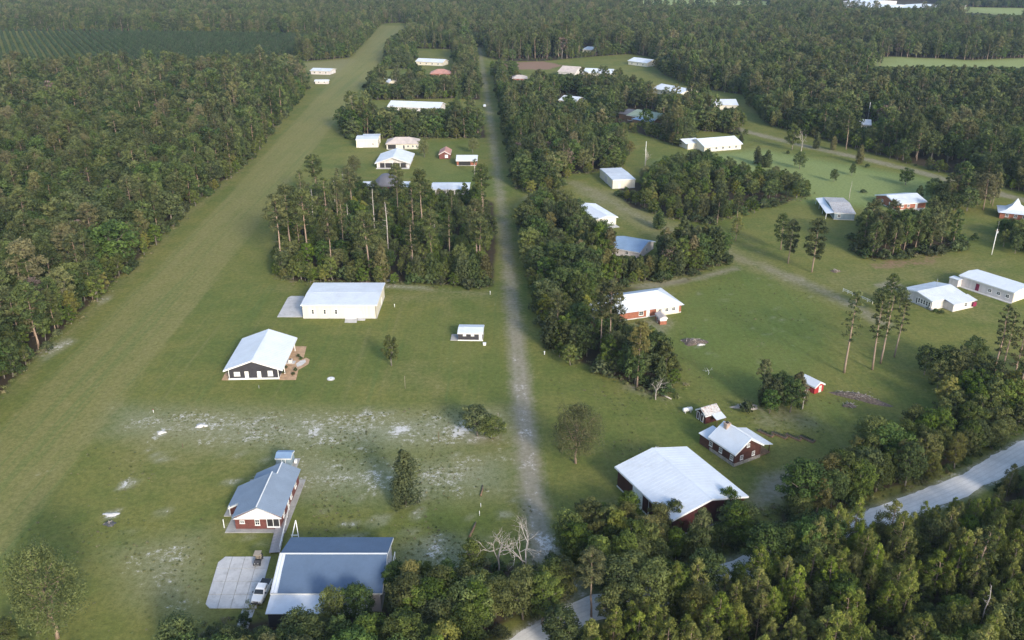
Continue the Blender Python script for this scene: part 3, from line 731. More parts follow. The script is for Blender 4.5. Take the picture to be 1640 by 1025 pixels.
def boardwalk():
    a, b, e = P(470, 762), P(452, 845), P(440, 888)
    d = (b - a).normalized(); nrm = Vector((-d.y, d.x, 0)); root = empty('boardwalk', (a + b) / 2, 0, 'grey plank walk with white railing joining the brick house to the grey hangar', 'boardwalk')
    o = Vector(root.location); total = (e - a).length; k = int(total / .9); w = 1.9; dd = (e - a).normalized(); nn = Vector((-dd.y, dd.x, 0))
    me = None
    for i in range(k):
        p = a + dd * (total * (i + .5) / k) - o
        if me is None:
            me = MB().box((0, 0, 0), (total / k - .05, w, .08)).mesh('board', M['deck'])
        ob = bpy.data.objects.new('board', me); COL.objects.link(ob); ob.parent = root; ob.location = (p.x, p.y, .42 + .01 * (i % 3)); ob.rotation_euler = (0, 0, math.atan2(dd.y, dd.x))
    for sgn in (-1, 1):
        MB().bar(a - o + nn * sgn * .8 + Vector((0, 0, .3)), e - o + nn * sgn * .8 + Vector((0, 0, .3)), .12, .2).build('joist', M['wood'], root)
        for i in range(9):
            p = a + dd * total * (.02 + .96 * i / 8) - o + nn * sgn * .8; MB().bar((p.x, p.y, -.1), (p.x, p.y, .3), .14).build('pile', M['wood'], root)
    rl = MB(); s0, s1 = .50, .97
    for zz in (1.0, 1.4): rl.bar(a + dd * total * s0 - o + nn * .9 + Vector((0, 0, zz)), a + dd * total * s1 - o + nn * .9 + Vector((0, 0, zz)), .07, .09)
    for i in range(6):
        p = a + dd * total * (s0 + (s1 - s0) * i / 5) - o + nn * .9; rl.bar((p.x, p.y, .35), (p.x, p.y, 1.45), .09)
    rl.build('railing', M['white_paint'], root)
    # two leaning white braces of an arbor
    ar = MB(); p = P(474, 858) - o
    for q in (-.6, .8): ar.bar((p.x + q, p.y - 1.0, 0), (p.x + .1, p.y + .6, 3.0), .13)
    ar.bar((p.x - .6, p.y - 1.0, .9), (p.x + .8, p.y - 1.0, .9), .1); ar.build('arbor_brace', M['white_paint'], root)
boardwalk()

# small grey utility shed behind the brick house
r, L, D = house('shed', 'little grey shed with slate blue roof behind the brick house', 'shed', (440, 733), (466, 733), (468, 720.5), 2.3, 2.1, .45, 'u', 'blue_siding', 'blue_roof', .12, .15, sill=None, rib=.5)
MB().box((.35, -.1, .0), (L + 1.6, D + .9, .24)).build('slab', M['old_concrete'], r)
opening(r, L, D, 'front', 0, .15, .9, 1.8, 'door', fill=M['blue_siding'])
MB().box((L / 2 + .55, .1, .45), (.5, .7, .65)).build('pump_box', M['white_paint'], r)

# grey hangar with white lean-to
def grey_hangar():
    c, rz, L, D = frame_of((433, 950), (612, 950), (623, 861), 4.0)
    root = empty('hangar', c, rz, 'big slate grey roofed hangar with a white lean-to roof along its front', 'hangar')
    recalc(gable_wall(L - .8, D - .6, 4.0, 2.0, 'u').build('wall', M['pale_siding'], root))
    gable_roof(L - .8, D - .6, 4.0, 2.0, 'u', .4, .3, rib=.5).build('roof', M['grey_roof'], root)
    x, y = L / 2, D / 2; k = 2.0 / (y - .3); e = 4.03 - k * .3
    MB().bar((-x, 0, 6.22), (x, 0, 6.22), .3, .06).build('ridge_cap', M['white_paint'], root)
    sl = MB(); a, b = Vector((-x - .02, -y, e)), Vector((-x - .02, 0, 6.03)); n = Vector((0, -k, 1)).normalized()
    sl.poly([a + n * .135, a + Vector((1.15, 0, 0)) + n * .135, b + Vector((1.0, 0, 0)) + n * .135, b + n * .135, a, a + Vector((1.15, 0, 0)), b + Vector((1.0, 0, 0)), b], [(0, 1, 2, 3), (7, 6, 5, 4), (0, 4, 5, 1), (1, 5, 6, 2), (2, 6, 7, 3), (3, 7, 4, 0)])
    recalc(sl.build('edge_sheet', M['white_roof'], root))
    fascia(root, L - .8, D - .6, 4.0, 2.0, 'u', .42, .3, M['white_paint'])
    # lean-to
    lw = 3.6; lb = MB(); roof_slope(lb, (-x + .0, -y - lw, 2.9), (x - 2.0, -y - lw, 2.9), (x - 2.0, -y + .0, 3.55), (-x + .0, -y + .0, 3.55), rib=.9); lb.build('lean_to_roof', M['white_roof'], root)
    MB().prism([(-y - lw + .35, 0), (-y + .28, 0), (-y + .28, 3.45), (-y - lw + .35, 2.88)], -x + .25, x - 2.3, Matrix.Rotation(math.pi / 2, 3, 'Z') @ Matrix.Scale(-1, 3, (0, 1, 0))).build('lean_to_wall', M['charcoal'], root)
    recalc(root.children[-1])
    ground_sill(root, L - .8, D - .6, M['concrete'])
    opening(root, L - .8, D - .6, 'left', .0, .1, 5.5, 3.3, 'hangar_door', fill=M['pale_siding'])
    opening(root, L - .8, D - .6, 'right', -.5, 1.1, 1.1, 1.1); opening(root, L - .8, D - .6, 'right', 3, .1, 1.0, 2.1, 'door')
    # narrow side porch rail at the right
    pr = MB()
    for yy in (-4, -1.5, 1, 3.5): pr.bar((x + .7, yy, 0), (x + .7, yy, 3.6), .12)
    pr.bar((x + .7, -4.2, 3.6), (x + .7, 3.7, 3.6), .12); pr.build('side_frame', M['white_paint'], root)
    KEEP.append((c.x, c.y - 2, L / 2 + 1.5, D / 2 + 3.0, rz))
grey_hangar()

# red barn
r, L, D = house('barn', 'huge dark red barn with wide white metal roof among the trees', 'barn', (1076, 834), (1199, 795), (1095, 719), 4.5, 4.5, 1.9, 'v', 'barn_red', 'white_roof', .5, .5, rib=.9, depth=19.5)
opening(r, L, D, 'left', 6.3 - D / 2 + 1.0, .05, 3.4, 3.7, 'sliding_door', fill=M['white_paint'])
opening(r, L, D, 'left', 3.5, .05, 3.4, 3.7, 'sliding_door', fill=M['barn_red'])
for s in (-4, 2, 6): opening(r, L, D, 'right', s, 1.5, 1.2, 1.1)
opening(r, L, D, 'front', 4.5, .1, 1.1, 2.2, 'door', fill=M['barn_red'])
for i, (s, sz) in enumerate(((3.2, (1.4, 1.0, 1.2)), (.3, (1.1, .9, .8)), (-4.2, (.8, .8, .9)))):
    MB().box((L / 2 + 1.0, s, sz[2] / 2), sz).box((L / 2 + 1.0, s, sz[2] + .04), (sz[0] + .12, sz[1] + .12, .08)).build('storage_bin', M['white_paint'], r)
MB().tube([(1.0, D / 2 + .6, 0), (1.0, D / 2 + .6, 6.6)], [.05, .05], 6).bar((.3, D / 2 + .6, 6.3), (1.7, D / 2 + .6, 6.3), .05).bar((.5, D / 2 + .6, 5.9), (1.5, D / 2 + .6, 5.9), .05).build('aerial', M['galvanised'], r)

# dark red log house
r, L, D = house('house', 'dark red log house with white roof on a pale stone footing', 'house', (1178, 727.6), (1224, 711), (1133, 699), 3.4, 3.4, 2.4, 'v', 'log_red', 'white_roof', .45, .5, sill=None, rib=.7)
ground_sill(r, L, D, M['stone'], .75, .12, 'stone_footing')
for i in range(9):
    MB().box((0, 0, .85 + i * .29), (L + .09, D + .09, .2)).build('log', M['log_red'], r)
for s in (-1.7, 1.6): opening(r, L, D, 'front', s, 1.2, .8, 1.0, off=.03)
opening(r, L, D, 'front', -.1, 3.7, .8, .8)
for s in (-3.5, -.5, 2.8): opening(r, L, D, 'left', s, 1.2, .9, 1.1, off=.03)
opening(r, L, D, 'right', .5, .8, 1.0, 2.1, 'door', off=.03)
pr = MB(); e = 3.4 - .45 * 2.4 / (L / 2); roof_slope(pr, (L / 2 + 3.2, -D / 2 - .4, 2.35), (L / 2 + 3.2, D / 2 + .2, 2.35), (L / 2 + .2, D / 2 + .2, e + .15), (L / 2 + .2, -D / 2 - .4, e + .15), rib=.7); pr.build('porch_roof', M['pale_roof'], r)
for s in (-.46, -.15, .15, .46): MB().bar((L / 2 + 3.0, s * D, 0), (L / 2 + 3.0, s * D, 2.35), .16).build('porch_post', M['log_red'], r)
MB().box((L / 2 + 1.6, 0, .3), (3.0, D, .3)).build('porch_deck', M['wood'], r)
ch = MB().box((-.6, D / 2 - 1.2, 5.3), (1.1, .9, 2.2)).box((-.6, D / 2 - 1.2, 6.45), (1.3, 1.1, .16)); ch.build('chimney', M['block'], r); MB().box((-.6, D / 2 - 1.2, 6.62), (.5, .5, .3)).build('flue', M['black'], r.children[-1])
an = MB().box((-L / 2 + 1.6, D / 2 + 1.7, 1.2), (3.4, 3.2, 2.4)).build('annex_wall', M['log_red'], r)
ar = MB(); roof_slope(ar, (-L / 2 - .4, D / 2 + 3.5, 2.5), (-L / 2 - .4, D / 2 + .1, 2.5), (-L / 2 + 3.6, D / 2 + .1, 3.2), (-L / 2 + 3.6, D / 2 + 3.5, 3.2), rib=.6); ar.build('annex_roof', M['white_roof'], r)

# rusty roofed red shed
r, L, D = house('shed', 'small bright barn red shed with rusty tin roof behind the log house', 'shed', (1114, 655.5), (1130, 666.5), (1159, 662), 2.2, 2.2, 1.1, 'v', 'barn_red', 'rusty_roof', .15, .2, rib=.5, sill=None)
for s in (-.9, .5): opening(r, L, D, 'front', s, .1, .9, 1.9, 'door', fill=M['barn_red'])
lt = MB(); roof_slope(lt, (L / 2 + 2.0, -D / 2 + 1.5, 1.55), (L / 2 + 2.0, D / 2 + .2, 1.55), (L / 2 + .1, D / 2 + .2, 2.15), (L / 2 + .1, -D / 2 + 1.5, 2.15), rib=.5); lt.build('side_roof', M['pale_roof'], r)
for yy in (-D / 2 + 1.7, D / 2): MB().bar((L / 2 + 1.9, yy, 0), (L / 2 + 1.9, yy, 1.55), .12).build('post', M['wood'], r)

# tiny red shed in the right meadow
r, L, D = house('shed', 'tiny crimson shed with pale tin roof beside the dark trees in the meadow', 'shed', (1306, 621), (1322, 615), (1294, 603), 1.9, 1.9, .9, 'v', 'bright_red', 'white_roof', .2, .25, rib=.5, sill=None, gap=1.5)
opening(r, L, D, 'front', .3, .05, .9, 1.7, 'door', fill=M['cream'])

# orange brick house with white hip roof
r, L, D = house('house', 'low orange brick house with large bluish white hip roof in the middle meadow', 'house', (990, 502), (1096, 487), (1058, 445), 2.8, 2.7, 2.3, 'u', 'orange_brick', 'white_roof', .6, .6, hip=(1.5, 5.2), rib=.8, depth=14.5, gap=2.0)
opening(r, L, D, 'front', -.8, .1, 1.1, 2.1, 'door'); opening(r, L, D, 'front', -3.0, .9, 1.5, 1.3)
for s in (3.0, 5.2, 7.4): opening(r, L, D, 'front', s, 1.0, 1.1, 1.2)
for s in (-3.5, 0, 3.5): opening(r, L, D, 'right', s, 1.0, 1.1, 1.2)
wg = MB().box((5.5, -D / 2 - .12, 1.35), (7.5, .22, 2.68)).build('white_wall_panel', M['cream'], r)
for s in (3.0, 5.2, 7.4): opening(r, L, D, 'front', s, 1.0, 1.1, 1.2, off=.22)
cp = MB(); roof_slope(cp, (-L / 2 - 6.2, -3.6, 2.5), (-L / 2 - .3, -3.6, 2.5), (-L / 2 - .3, 2.2, 2.8), (-L / 2 - 6.2, 2.2, 2.8), rib=.6); cp.build('carport_roof', M['pale_roof'], r)
for xx in (-L / 2 - 6, -L / 2 - 1):
    for yy in (-3.4, 2.0): MB().bar((xx, yy, 0), (xx, yy, 2.5), .14).build('carport_post', M['white_paint'], r)
MB().box((-L / 2 - 3, -.8, .02), (6.5, 6, .2)).build('carport_slab', M['old_concrete'], r)
r, L, D = house('shed', 'little pinkish roofed shed half orange half white before the hip roofed house', 'shed', (1057, 510.5), (1069.5, 509.5), (1062, 500.5), 2.0, 2.0, .5, 'v', 'white_paint', 'tan_roof', .2, .2, rib=0, sill=None, gap=1.5)
MB().box((0, 0, .55), (L + .06, D + .06, 1.1)).build('brick_base', M['orange_brick'], r)
opening(r, L, D, 'left', 0, .05, .9, 1.8, 'door', fill=M['charcoal'], off=.05)

# pale pink house with low grey roofs
r, L, D = house('house', 'pale pinkish house with low ash grey roofs and a row of tall white windows', 'house', (1443, 462), (1493.5, 483.5), (1555, 470), 2.9, 2.9, 1.1, 'v', 'pale_siding', 'pale_roof', .35, .4, rib=.8, depth=14, gap=3)
for i in range(5): opening(r, L, D, 'front', 1.0 + i * .95, .8, .75, 1.5, bars=(0, 1))
opening(r, L, D, 'front', -3.2, 1.9, 1.9, .55, bars=(0, 0))
opening(r, L, D, 'front', .15, .2, .7, 2.0, 'door', fill=M['charcoal'])
for s in (-5, -3.6, -2.2): opening(r, L, D, 'right', s, 1.0, .9, 1.2, fill=M['cream'])
wx = L / 2 + 3.6
MB().box((L / 2 + 1.75, 2.6, 1.15), (3.4, 8.6, 2.3)).build('wing_wall', M['pale_siding'], r)
wr = MB(); roof_slope(wr, (wx + .4, -2.2, 2.35), (wx + .4, 7.4, 2.35), (L / 2 + .3, 7.4, 2.98), (L / 2 + .3, -2.2, 2.98), rib=.8); wr.build('wing_roof', M['pale_roof'], r)
f = opening(r, 2 * (L / 2 + 3.45), D, 'right', .5, .1, 1.0, 2.0, 'door'); opening(r, 2 * (L / 2 + 3.45), D, 'right', 3.4, .9, 1.2, 1.2)
MB().box((wx + .2, 6.6, 1.2), (.5, 1.4, 1.3)).build('bay_box', M['maroon'], r)
MB().tube([(-1, 2, 3.9), (-1, 2, 6.4)], [.04, .04], 5).build('aerial', M['galvanised'], r)

# long white roofed hangar at the right edge
r, L, D = house('hangar', 'long low hangar with bright white roof and maroon door at the right edge', 'hangar', (1536, 440.5), (1625, 469), (1555, 428), 3.4, 3.3, .5, 'u', 'pale_siding', 'white_roof', .3, .35, rib=.9)
opening(r, L, D, 'front', -2.6, .1, 1.1, 2.3, 'door', frame=M['maroon'], fill=M['maroon'])
for s in (1.4, 4.2, 7.0): opening(r, L, D, 'front', s, 1.0, 1.2, 1.1)
MB().box((0, -D / 2 - .7, .02), (L + .4, 1.2, .22)).build('walk', M['concrete'], r)
MB().box((L / 2 + .04, 0, 1.6), (.1, D - .2, 3.2)).build('sunlit_end_panel', M['cream'], r)  # paler sheet over the end wall, sunlight put into its colour
r2 = MB().box((-L / 2 - .6, -D / 2 - .9, 1.15), (3.0, 2.4, 2.3)).build('side_room', M['pale_siding'], r); MB().box((-L / 2 - .6, -D / 2 - .9, 2.38), (3.4, 2.8, .14)).build('side_roof', M['white_roof'], r2)

# orange brick house, blue barn and others on the right
r, L, D = house('house', 'orange brick house with silvery gable roof among pines on the right', 'house', (1401, 312), (1436, 327), (1473, 318), 2.8, 2.8, 1.7, 'v', 'orange_brick', 'pale_roof', .5, .5, rib=.8)
opening(r, L, D, 'front', 2.6, .3, 1.2, 2.0, 'door'); opening(r, L, D, 'front', -2.5, 1.0, 1.2, 1.2)
for s in (-4, -1.2): opening(r, L, D, 'right', s, 1.0, 1.2, 1.2)
opening(r, L, D, 'right', 2.5, .1, 1.1, 2.1, 'door')
MB().box((L / 2 + 1.6, 1.0, .05), (2.4, 9, .3)).build('terrace', M['concrete'], r)
r, L, D = house('barn', 'slim blue grey barn with rust streaked roof and open white porch', 'barn', (1318, 316), (1336, 341), (1361, 330), 2.8, 2.8, 1.0, 'v', 'blue_siding', 'rusty_roof', .3, .3, rib=.7, gap=2)
pr = MB(); roof_slope(pr, (-L / 2, -D / 2 - 3.2, 2.3), (L / 2, -D / 2 - 3.2, 2.3), (L / 2, -D / 2 - .3, 2.75), (-L / 2, -D / 2 - .3, 2.75), rib=.7); pr.build('porch_roof', M['white_roof'], r)
for s in (-.48, -.16, .16, .48): MB().bar((s * L, -D / 2 - 3.0, 0), (s * L, -D / 2 - 3.0, 2.3), .16).build('porch_post', M['white_paint'], r)
opening(r, L, D, 'right', -2, 1, 1.2, 1.2); opening(r, L, D, 'front', 0, .1, 2.2, 2.2, 'garage_door')
r, L, D = house('shed', 'half hidden small tilted roof below the orange brick house', 'shed', (1412, 352), (1421, 362), (1436, 358), 2.1, 2.1, .5, 'v', 'wood', 'pale_roof', .3, .3, rib=.5, sill=None, gap=1)
# tent roofed house on the right edge
def tent_house():
    c = P(1624, 347); root = empty('house', c, math.radians(-25), 'orange brick house with steep white tent shaped roof at the right edge', 'house')
    MB().box((0, 0, 1.3), (11, 10, 2.6)).build('wall', M['orange_brick'], root)
    rb = MB(); prof = [(6.4, 2.5), (3.6, 3.3), (1.6, 4.8), (.15, 7.4)]; k = []
    for s, z in prof: k += [(-s, -s * .9, z), (s, -s * .9, z), (s, s * .9, z), (-s, s * .9, z)]
    fs = [(4 * i + j, 4 * i + (j + 1) % 4, 4 * i + 4 + (j + 1) % 4, 4 * i + 4 + j) for i in range(3) for j in range(4)] + [(12, 13, 14, 15), (3, 2, 1, 0)]
    recalc(rb.poly(k, fs).build('roof', M['white_roof'], root))
    for s in (-3, 0, 3): opening(root, 11, 10, 'front', s, .9, 1.2, 1.2)
    KEEP.append((c.x, c.y, 8, 8, 0))
tent_house()
r, L, D = house('shed', 'plain boxy cream shed with flat grey roof beside the tan grass lane', 'shed', (960.5, 283.5), (981, 302.5), (1005, 291), 0, 3.9, .25, 'v', 'cream', 'pale_roof', .1, .1, rib=.8, inset=False, gap=4)
opening(r, L, D, 'front', 0, .05, 4.5, 3.2, 'garage_door', fill=M['pale_siding']); opening(r, L, D, 'right', -2, .05, 1, 2.1, 'door')
r, L, D = house('hangar', 'cream walled hangar with open white doors half buried in oaks', 'hangar', (955, 352), (990, 348), (948, 322), 3.2, 3.3, .7, 'v', 'cream', 'white_roof', .5, .6, rib=.8, depth=20)
opening(r, L, D, 'front', 0, .05, 7, 2.9, 'hangar_door'); MB().box((0, -D / 2 - 1.6, .02), (L, 3, .2)).build('apron', M['concrete'], r)
opening(r, L, D, 'right', 0, 1, 1.2, 1.2)
r, L, D = house('house', 'house under a plain sky blue metal roof half hidden by cedars', 'house', (1025, 404), (1050, 386), (1002, 391), 2.8, 2.7, 1.8, 'v', 'pale_siding', 'blue_roof', .5, .5, rib=.7, gap=2, depth=12)
opening(r, L, D, 'front', 0, 1, 1.2, 1.2); opening(r, L, D, 'right', 0, .1, 1, 2.1, 'door'); opening(r, L, D, 'left', 1, 1, 1.2, 1.2)

# houses north of the pine grove
r, L, D = house('garage', 'boxy white garage with white gable roof beside the pink house', 'garage', (571, 236.5), (606, 236), (606, 228), 0, 4.2, .6, 'u', 'cream', 'white_roof', .2, .3, inset=False, rib=.9, depth=11)
opening(r, L, D, 'front', -3.4, .1, 2.2, 2.4, 'garage_door'); opening(r, L, D, 'front', 3.0, 1.3, 1.0, 1.0); MB().box((1.5, D / 2 + 1.5, 2.1), (9, 3, 4.2)).build('back_room', M['cream'], r); MB().box((1.5, D / 2 + 1.6, 4.28), (9.4, 3.4, .16)).build('back_roof', M['white_roof'], r)
r, L, D = house('house', 'white house with pinkish hip roof and dark carport opening', 'house', (617, 230.5), (671, 230), (671, 221), 3.0, 2.9, 2.2, 'u', 'cream', 'tan_roof', .6, .6, hip=(5, 5), rib=0, depth=13)
opening(r, L, D, 'front', -5.5, .05, 4.5, 2.5, 'garage_door', fill=M['screen_or_shade_dark']); opening(r, L, D, 'front', .8, .1, 1.1, 2.1, 'door', fill=M['charcoal'])  # the dark leaf paints the shade inside the open carport
for s in (3, 5.5, 7.5): opening(r, L, D, 'front', s, .9, 1.1, 1.2)
r, L, D = house('house', 'grey roofed house with broad front gable and shaded porch', 'house', (600, 261), (657, 261), (650, 240), 2.8, 2.8, 2.6, 'v', 'pale_siding', 'pale_roof', .8, 1.6, rib=.8, depth=21)
MB().box((0, -D / 2 - .1, 1.25), (L - 3, .12, 2.3)).build('porch_screen_or_shade', M['screen_or_shade_dark'], r)  # dark sheet on the wall, porch shade put into its colour
for i in range(5): MB().bar((-L / 2 + .4 + i * (L - .8) / 4, -D / 2 - 1.4, 0), (-L / 2 + .4 + i * (L - .8) / 4, -D / 2 - 1.4, 2.75), .2).build('porch_post', M['white_paint'], r)
MB().box((0, -D / 2 - 1.0, .0), (L + .5, 2.2, .3)).build('porch_slab', M['concrete'], r)
r, L, D = house('shed', 'toy sized red shed with pink gable front on the lawn behind the grove', 'shed', (703.5, 254.5), (721, 254.5), (720, 247), 0, 2.4, 1.5, 'v', 'brick', 'pink_roof', .2, .3, inset=False, rib=0, sill=None)
opening(r, L, D, 'front', .9, .6, 1.5, 1.5, fill=M['white_paint'])
r, L, D = house('house', 'low house with pale blue slab roof and open front beside the palm', 'house', (730, 257), (764.5, 257), (764, 245), 2.8, 2.8, 1.3, 'u', 'orange_brick', 'white_roof', .4, .8, rib=.8, depth=11)
MB().box((-1, -D / 2 - .08, 1.3), (L - 4, .12, 2.2)).build('porch_screen_or_shade', M['screen_or_shade_dark'], r)  # dark sheet across the open front, its inside shade painted in
r, L, D = house('house', 'long weathered white carport roof behind the tall pines of the grove', 'house', (690, 303), (752, 303), (752, 291), 2.8, 2.7, 1.0, 'u', 'pale_siding', 'pale_roof', .6, .6, rib=.8, depth=12, gap=1)
for s in (-7, -2.5, 2.5, 7): opening(r, L, D, 'front', s, .9, 1.2, 1.2)
def dome_house():
    c = P(621, 303); root = empty('house', c, 0, 'round house with steep dark cone roof behind the pine grove', 'house'); k = 10
    MB().tube([(0, 0, -.1), (0, 0, 2.7)], [5.6, 5.6], k).build('wall', M['brick'], root)
    MB().tube([(0, 0, 2.6), (0, 0, 3.4), (0, 0, 6.6), (0, 0, 7.0)], [6.6, 6.0, 2.6, 1.2], k).build('roof', M['dark_roof'], root)
    for s in (-1, 1):
        lo = MB(); roof_slope(lo, (s * 4, -4.5, 2.3), (s * 11, -4.5, 2.3), (s * 11, 2, 2.9), (s * 4, 2, 2.9), rib=.8); lo.build('wing_roof', M['pale_roof'], root)
        MB().box((s * 7.5, -1.2, 1.1), (6.4, 5.5, 2.2)).build('wing_wall', M['pale_siding'], root)
    for a in (-.5, .0, .5): p = 5.65; MB().box((p * math.sin(a), -p * math.cos(a), 1.6), (1.2, .12, 1.2), Matrix.Rotation(a, 3, 'Z')).build('window', M['glass'], root)
    KEEP.append((c.x, c.y, 12, 7, 0))
dome_house()

def far_house(name, label, cat, p0, p1, q, h, rise, axis, wall, roof, depth=None, hip=(0, 0), group=None, wins=3, gap=4):
    r, L, D = house(name, label, cat, p0, p1, q, h, h, rise, axis, wall, roof, .6, .6, hip=hip, rib=1.2 if 'pink' not in roof and 'tan' not in roof else 0, depth=depth, group=group, gap=gap)
    for i in range(wins): opening(r, L, D, 'front', (i + .5) / wins * L * .9 - L * .45, .9, 1.4, 1.3)
    opening(r, L, D, 'right', 0, .1, 1.2, 2.1, 'door')
    return r
far_house('house', 'long white roofed house stretching between trees left of the dirt track', 'house', (620, 170), (704, 173), (704, 158), 3.0, 2.2, 'u', 'pale_siding', 'white_roof', depth=16, wins=6)
far_house('house', 'house with curved white roof seen end on at the treetops beside the runway', 'house', (623, 132), (636, 130), (650, 118), 3.4, 1.6, 'v', 'cream', 'white_roof', depth=22, wins=2)
far_house('house', 'house with salmon pink hip roof left of the far dirt track', 'house', (688, 118), (722, 118), (722, 109), 3.0, 2.6, 'u', 'orange_brick', 'pink_roof', hip=(6, 6), depth=15)
far_house('house', 'small white house farthest up between runway and dirt track', 'house', (665, 98), (709, 100), (709, 92), 3.2, 1.8, 'u', 'cream', 'white_roof', depth=14, wins=4)
far_house('house', 'house with flat whitish roof in the clearing left of the runway', 'house', (496, 113), (528, 114), (528, 107), 3.0, 1.2, 'u', 'pale_siding', 'pale_roof', depth=14)
far_house('shed', 'low white shed at the near edge of the clearing left of the runway', 'shed', (503, 130), (526, 130), (526, 126), 2.2, .7, 'u', 'pale_siding', 'white_roof', depth=6, wins=2, gap=5)
far_house('barn', 'long grey roofed hay barn by the far red dirt patch', 'barn', (893, 114), (922, 116), (920, 103), 3.6, 3.2, 'u', 'pale_siding', 'tan_roof', depth=20)
far_house('house', 'house with big white roof broken up by treetops right of the hay barn', 'house', (933, 116), (980, 118), (980, 100), 3.4, 2.2, 'u', 'cream', 'white_roof', depth=20)
far_house('house', 'white roofed house at the foot of the far woods on the ridge side', 'house', (1005, 97), (1036, 101), (1036, 90), 3.4, 2.2, 'u', 'cream', 'white_roof', depth=17)
far_house('cabin', 'tiny white cabin roof deep in the far pines', 'cabin', (932, 79), (948, 80), (948, 75), 3.0, 1.5, 'u', 'cream', 'white_roof', wins=2)
far_house('house', 'long slanting house with bright white roof and cream end wall among pines', 'house', (1044, 141), (1090, 150), (1094, 134), 3.2, 2.4, 'u', 'cream', 'white_roof', depth=18, wins=5)
far_house('house', 'low house with clean white roof at the foot of the right woods', 'house', (1143, 168), (1183, 168), (1183, 156), 3.2, 2.2, 'u', 'cream', 'white_roof', depth=17)
far_house('house', 'house with speckled white roof poking out of the treetops east of the track', 'house', (894, 160), (922, 163), (922, 150), 3.2, 2.0, 'u', 'cream', 'white_roof', depth=15)
far_house('house', 'brown house with beige hip roof near the far red dirt patch', 'house', (820, 126), (845, 126), (845, 118), 3.0, 1.8, 'u', 'orange_brick', 'tan_roof', hip=(4, 4), depth=14)
far_house('house', 'cream house and white steep roof alone in the dark right woods', 'house', (1376, 199), (1396, 200), (1396, 190), 4.6, 1.8, 'u', 'cream', 'white_roof', depth=12, wins=2)
r = far_house('house', 'rambling house with mixed green and charcoal roofs among trees', 'house', (1003, 184), (1048, 192), (1020, 172), 3.2, 2.2, 'u', 'wood', 'green_roof', depth=20)
MB().box((-13, -4, 1.5), (10, 9, 3)).build('wing_wall', M['wood'], r); q = MB(); roof_slope(q, (-18.6, -9.2, 3.0), (-7.5, -9.2, 3.0), (-8.5, 1, 4.6), (-18.6, 1, 4.6), rib=1.2); q.build('wing_roof', M['dark_roof'], r)
q = MB(); roof_slope(q, (-2, -15.5, 2.6), (12, -15.5, 2.6), (12, -9.6, 3.2), (-2, -9.6, 3.2), rib=1.2); q.build('porch_roof', M['blue_roof'], r); MB().box((5, -12.5, 1.2), (13, 5, 2.4)).build('porch_wall', M['wood'], r)
r = far_house('house', 'cream house with wide bluish white gable roofs beside the grey lane', 'house', (1128, 235), (1190, 230), (1180, 215), 3.0, 2.4, 'u', 'cream', 'white_roof', depth=17, wins=5)
MB().box((-11, 5, 1.5), (10, 9, 3.0)).build('wing_wall', M['cream'], r); q = MB(); roof_slope(q, (-17.5, .2, 3.0), (-8, .2, 3.0), (-8, 6.5, 4.4), (-17.5, 6.5, 4.4), rib=1.2); roof_slope(q, (-8, 12, 3.0), (-17.5, 12, 3.0), (-17.5, 6.5, 4.4), (-8, 6.5, 4.4), rib=1.2); q.build('wing_roof', M['white_roof'], r)
# far greenhouses
for i, (a, b_, c_) in enumerate([((1352, 9), (1418, 13), (1418, 6)), ((1425, 12.5), (1500, 16), (1500, 7)), ((1350, 2.5), (1400, 5), (1400, 0))]):
    lab = ('vast low white greenhouse left of the pair at the top right horizon', 'vast low white greenhouse nearest the pale field at the top right', 'white greenhouse farthest back at the top right horizon')[i]
    far_house('greenhouse', lab, 'greenhouse', a, b_, c_, 5, 2, 'u', 'white_paint', 'white_roof', wins=0, group='greenhouses on the horizon')

# ------------------------------------------------------------------ trees
def unit(a): return a / (np.linalg.norm(a, axis=-1, keepdims=True) + 1e-9)

def leaf_quads(C, Nn, size, tint, r, aspect=.7):
    n = len(C); t = unit(np.cross(Nn, r.normal(size=(n, 3)))); b = np.cross(Nn, t)
    s = (size * r.uniform(.6, 1.25, n))[:, None]; w = s * (aspect * r.uniform(.7, 1.2, n))[:, None]
    k = r.uniform(-.35, .35, (n, 1)) * s
    v = np.stack([C - t * s, C + b * w + Nn * k * .3, C + t * s, C - b * w + Nn * k * .3], 1).reshape(-1, 3)
    return v, np.repeat(tint, 4)

def blob(r, c, rad, n, ctint, shell=.62, jitter=.75):
    d = unit(r.normal(size=(n, 3))); q = (shell + (1 - shell) * r.random(n) ** .7)[:, None]
    lump = (1 + .22 * np.sin(d[:, :1] * 5 + c[0]) + .18 * np.sin(d[:, 1:2] * 6 + c[1]))
    pos = np.asarray(c) + d * np.asarray(rad) * q * lump
    nn = unit(d / np.asarray(rad) * np.mean(rad) + r.normal(size=(n, 3)) * jitter * .6 + np.array([0, 0, .25]))
    return pos, nn, np.clip(ctint + r.normal(0, .14, n), 0, 1)

class Tree:
    def __init__(s): s.w = MB(); s.P = []; s.N = []; s.T = []; s.S = []
    def add(s, pos, nn, tt, size): s.P.append(pos); s.N.append(nn); s.T.append(tt); s.S.append(np.full(len(pos), size))
    def leaf_mesh(s, name, mat, r, aspect):
        if not s.P: return None
        v, t = leaf_quads(np.concatenate(s.P), np.concatenate(s.N), np.concatenate(s.S), np.concatenate(s.T), r, aspect)
        n = len(v); m = bpy.data.meshes.new(name); m.vertices.add(n); m.vertices.foreach_set('co', v.ravel())
        m.loops.add(n); m.loops.foreach_set('vertex_index', np.arange(n)); m.polygons.add(n // 4)
        m.polygons.foreach_set('loop_start', np.arange(0, n, 4)); m.polygons.foreach_set('loop_total', np.full(n // 4, 4))
        m.update(calc_edges=True); a = m.attributes.new('tint', 'FLOAT', 'POINT'); a.data.foreach_set('value', t.astype(np.float32))
        m.materials.append(mat); return m

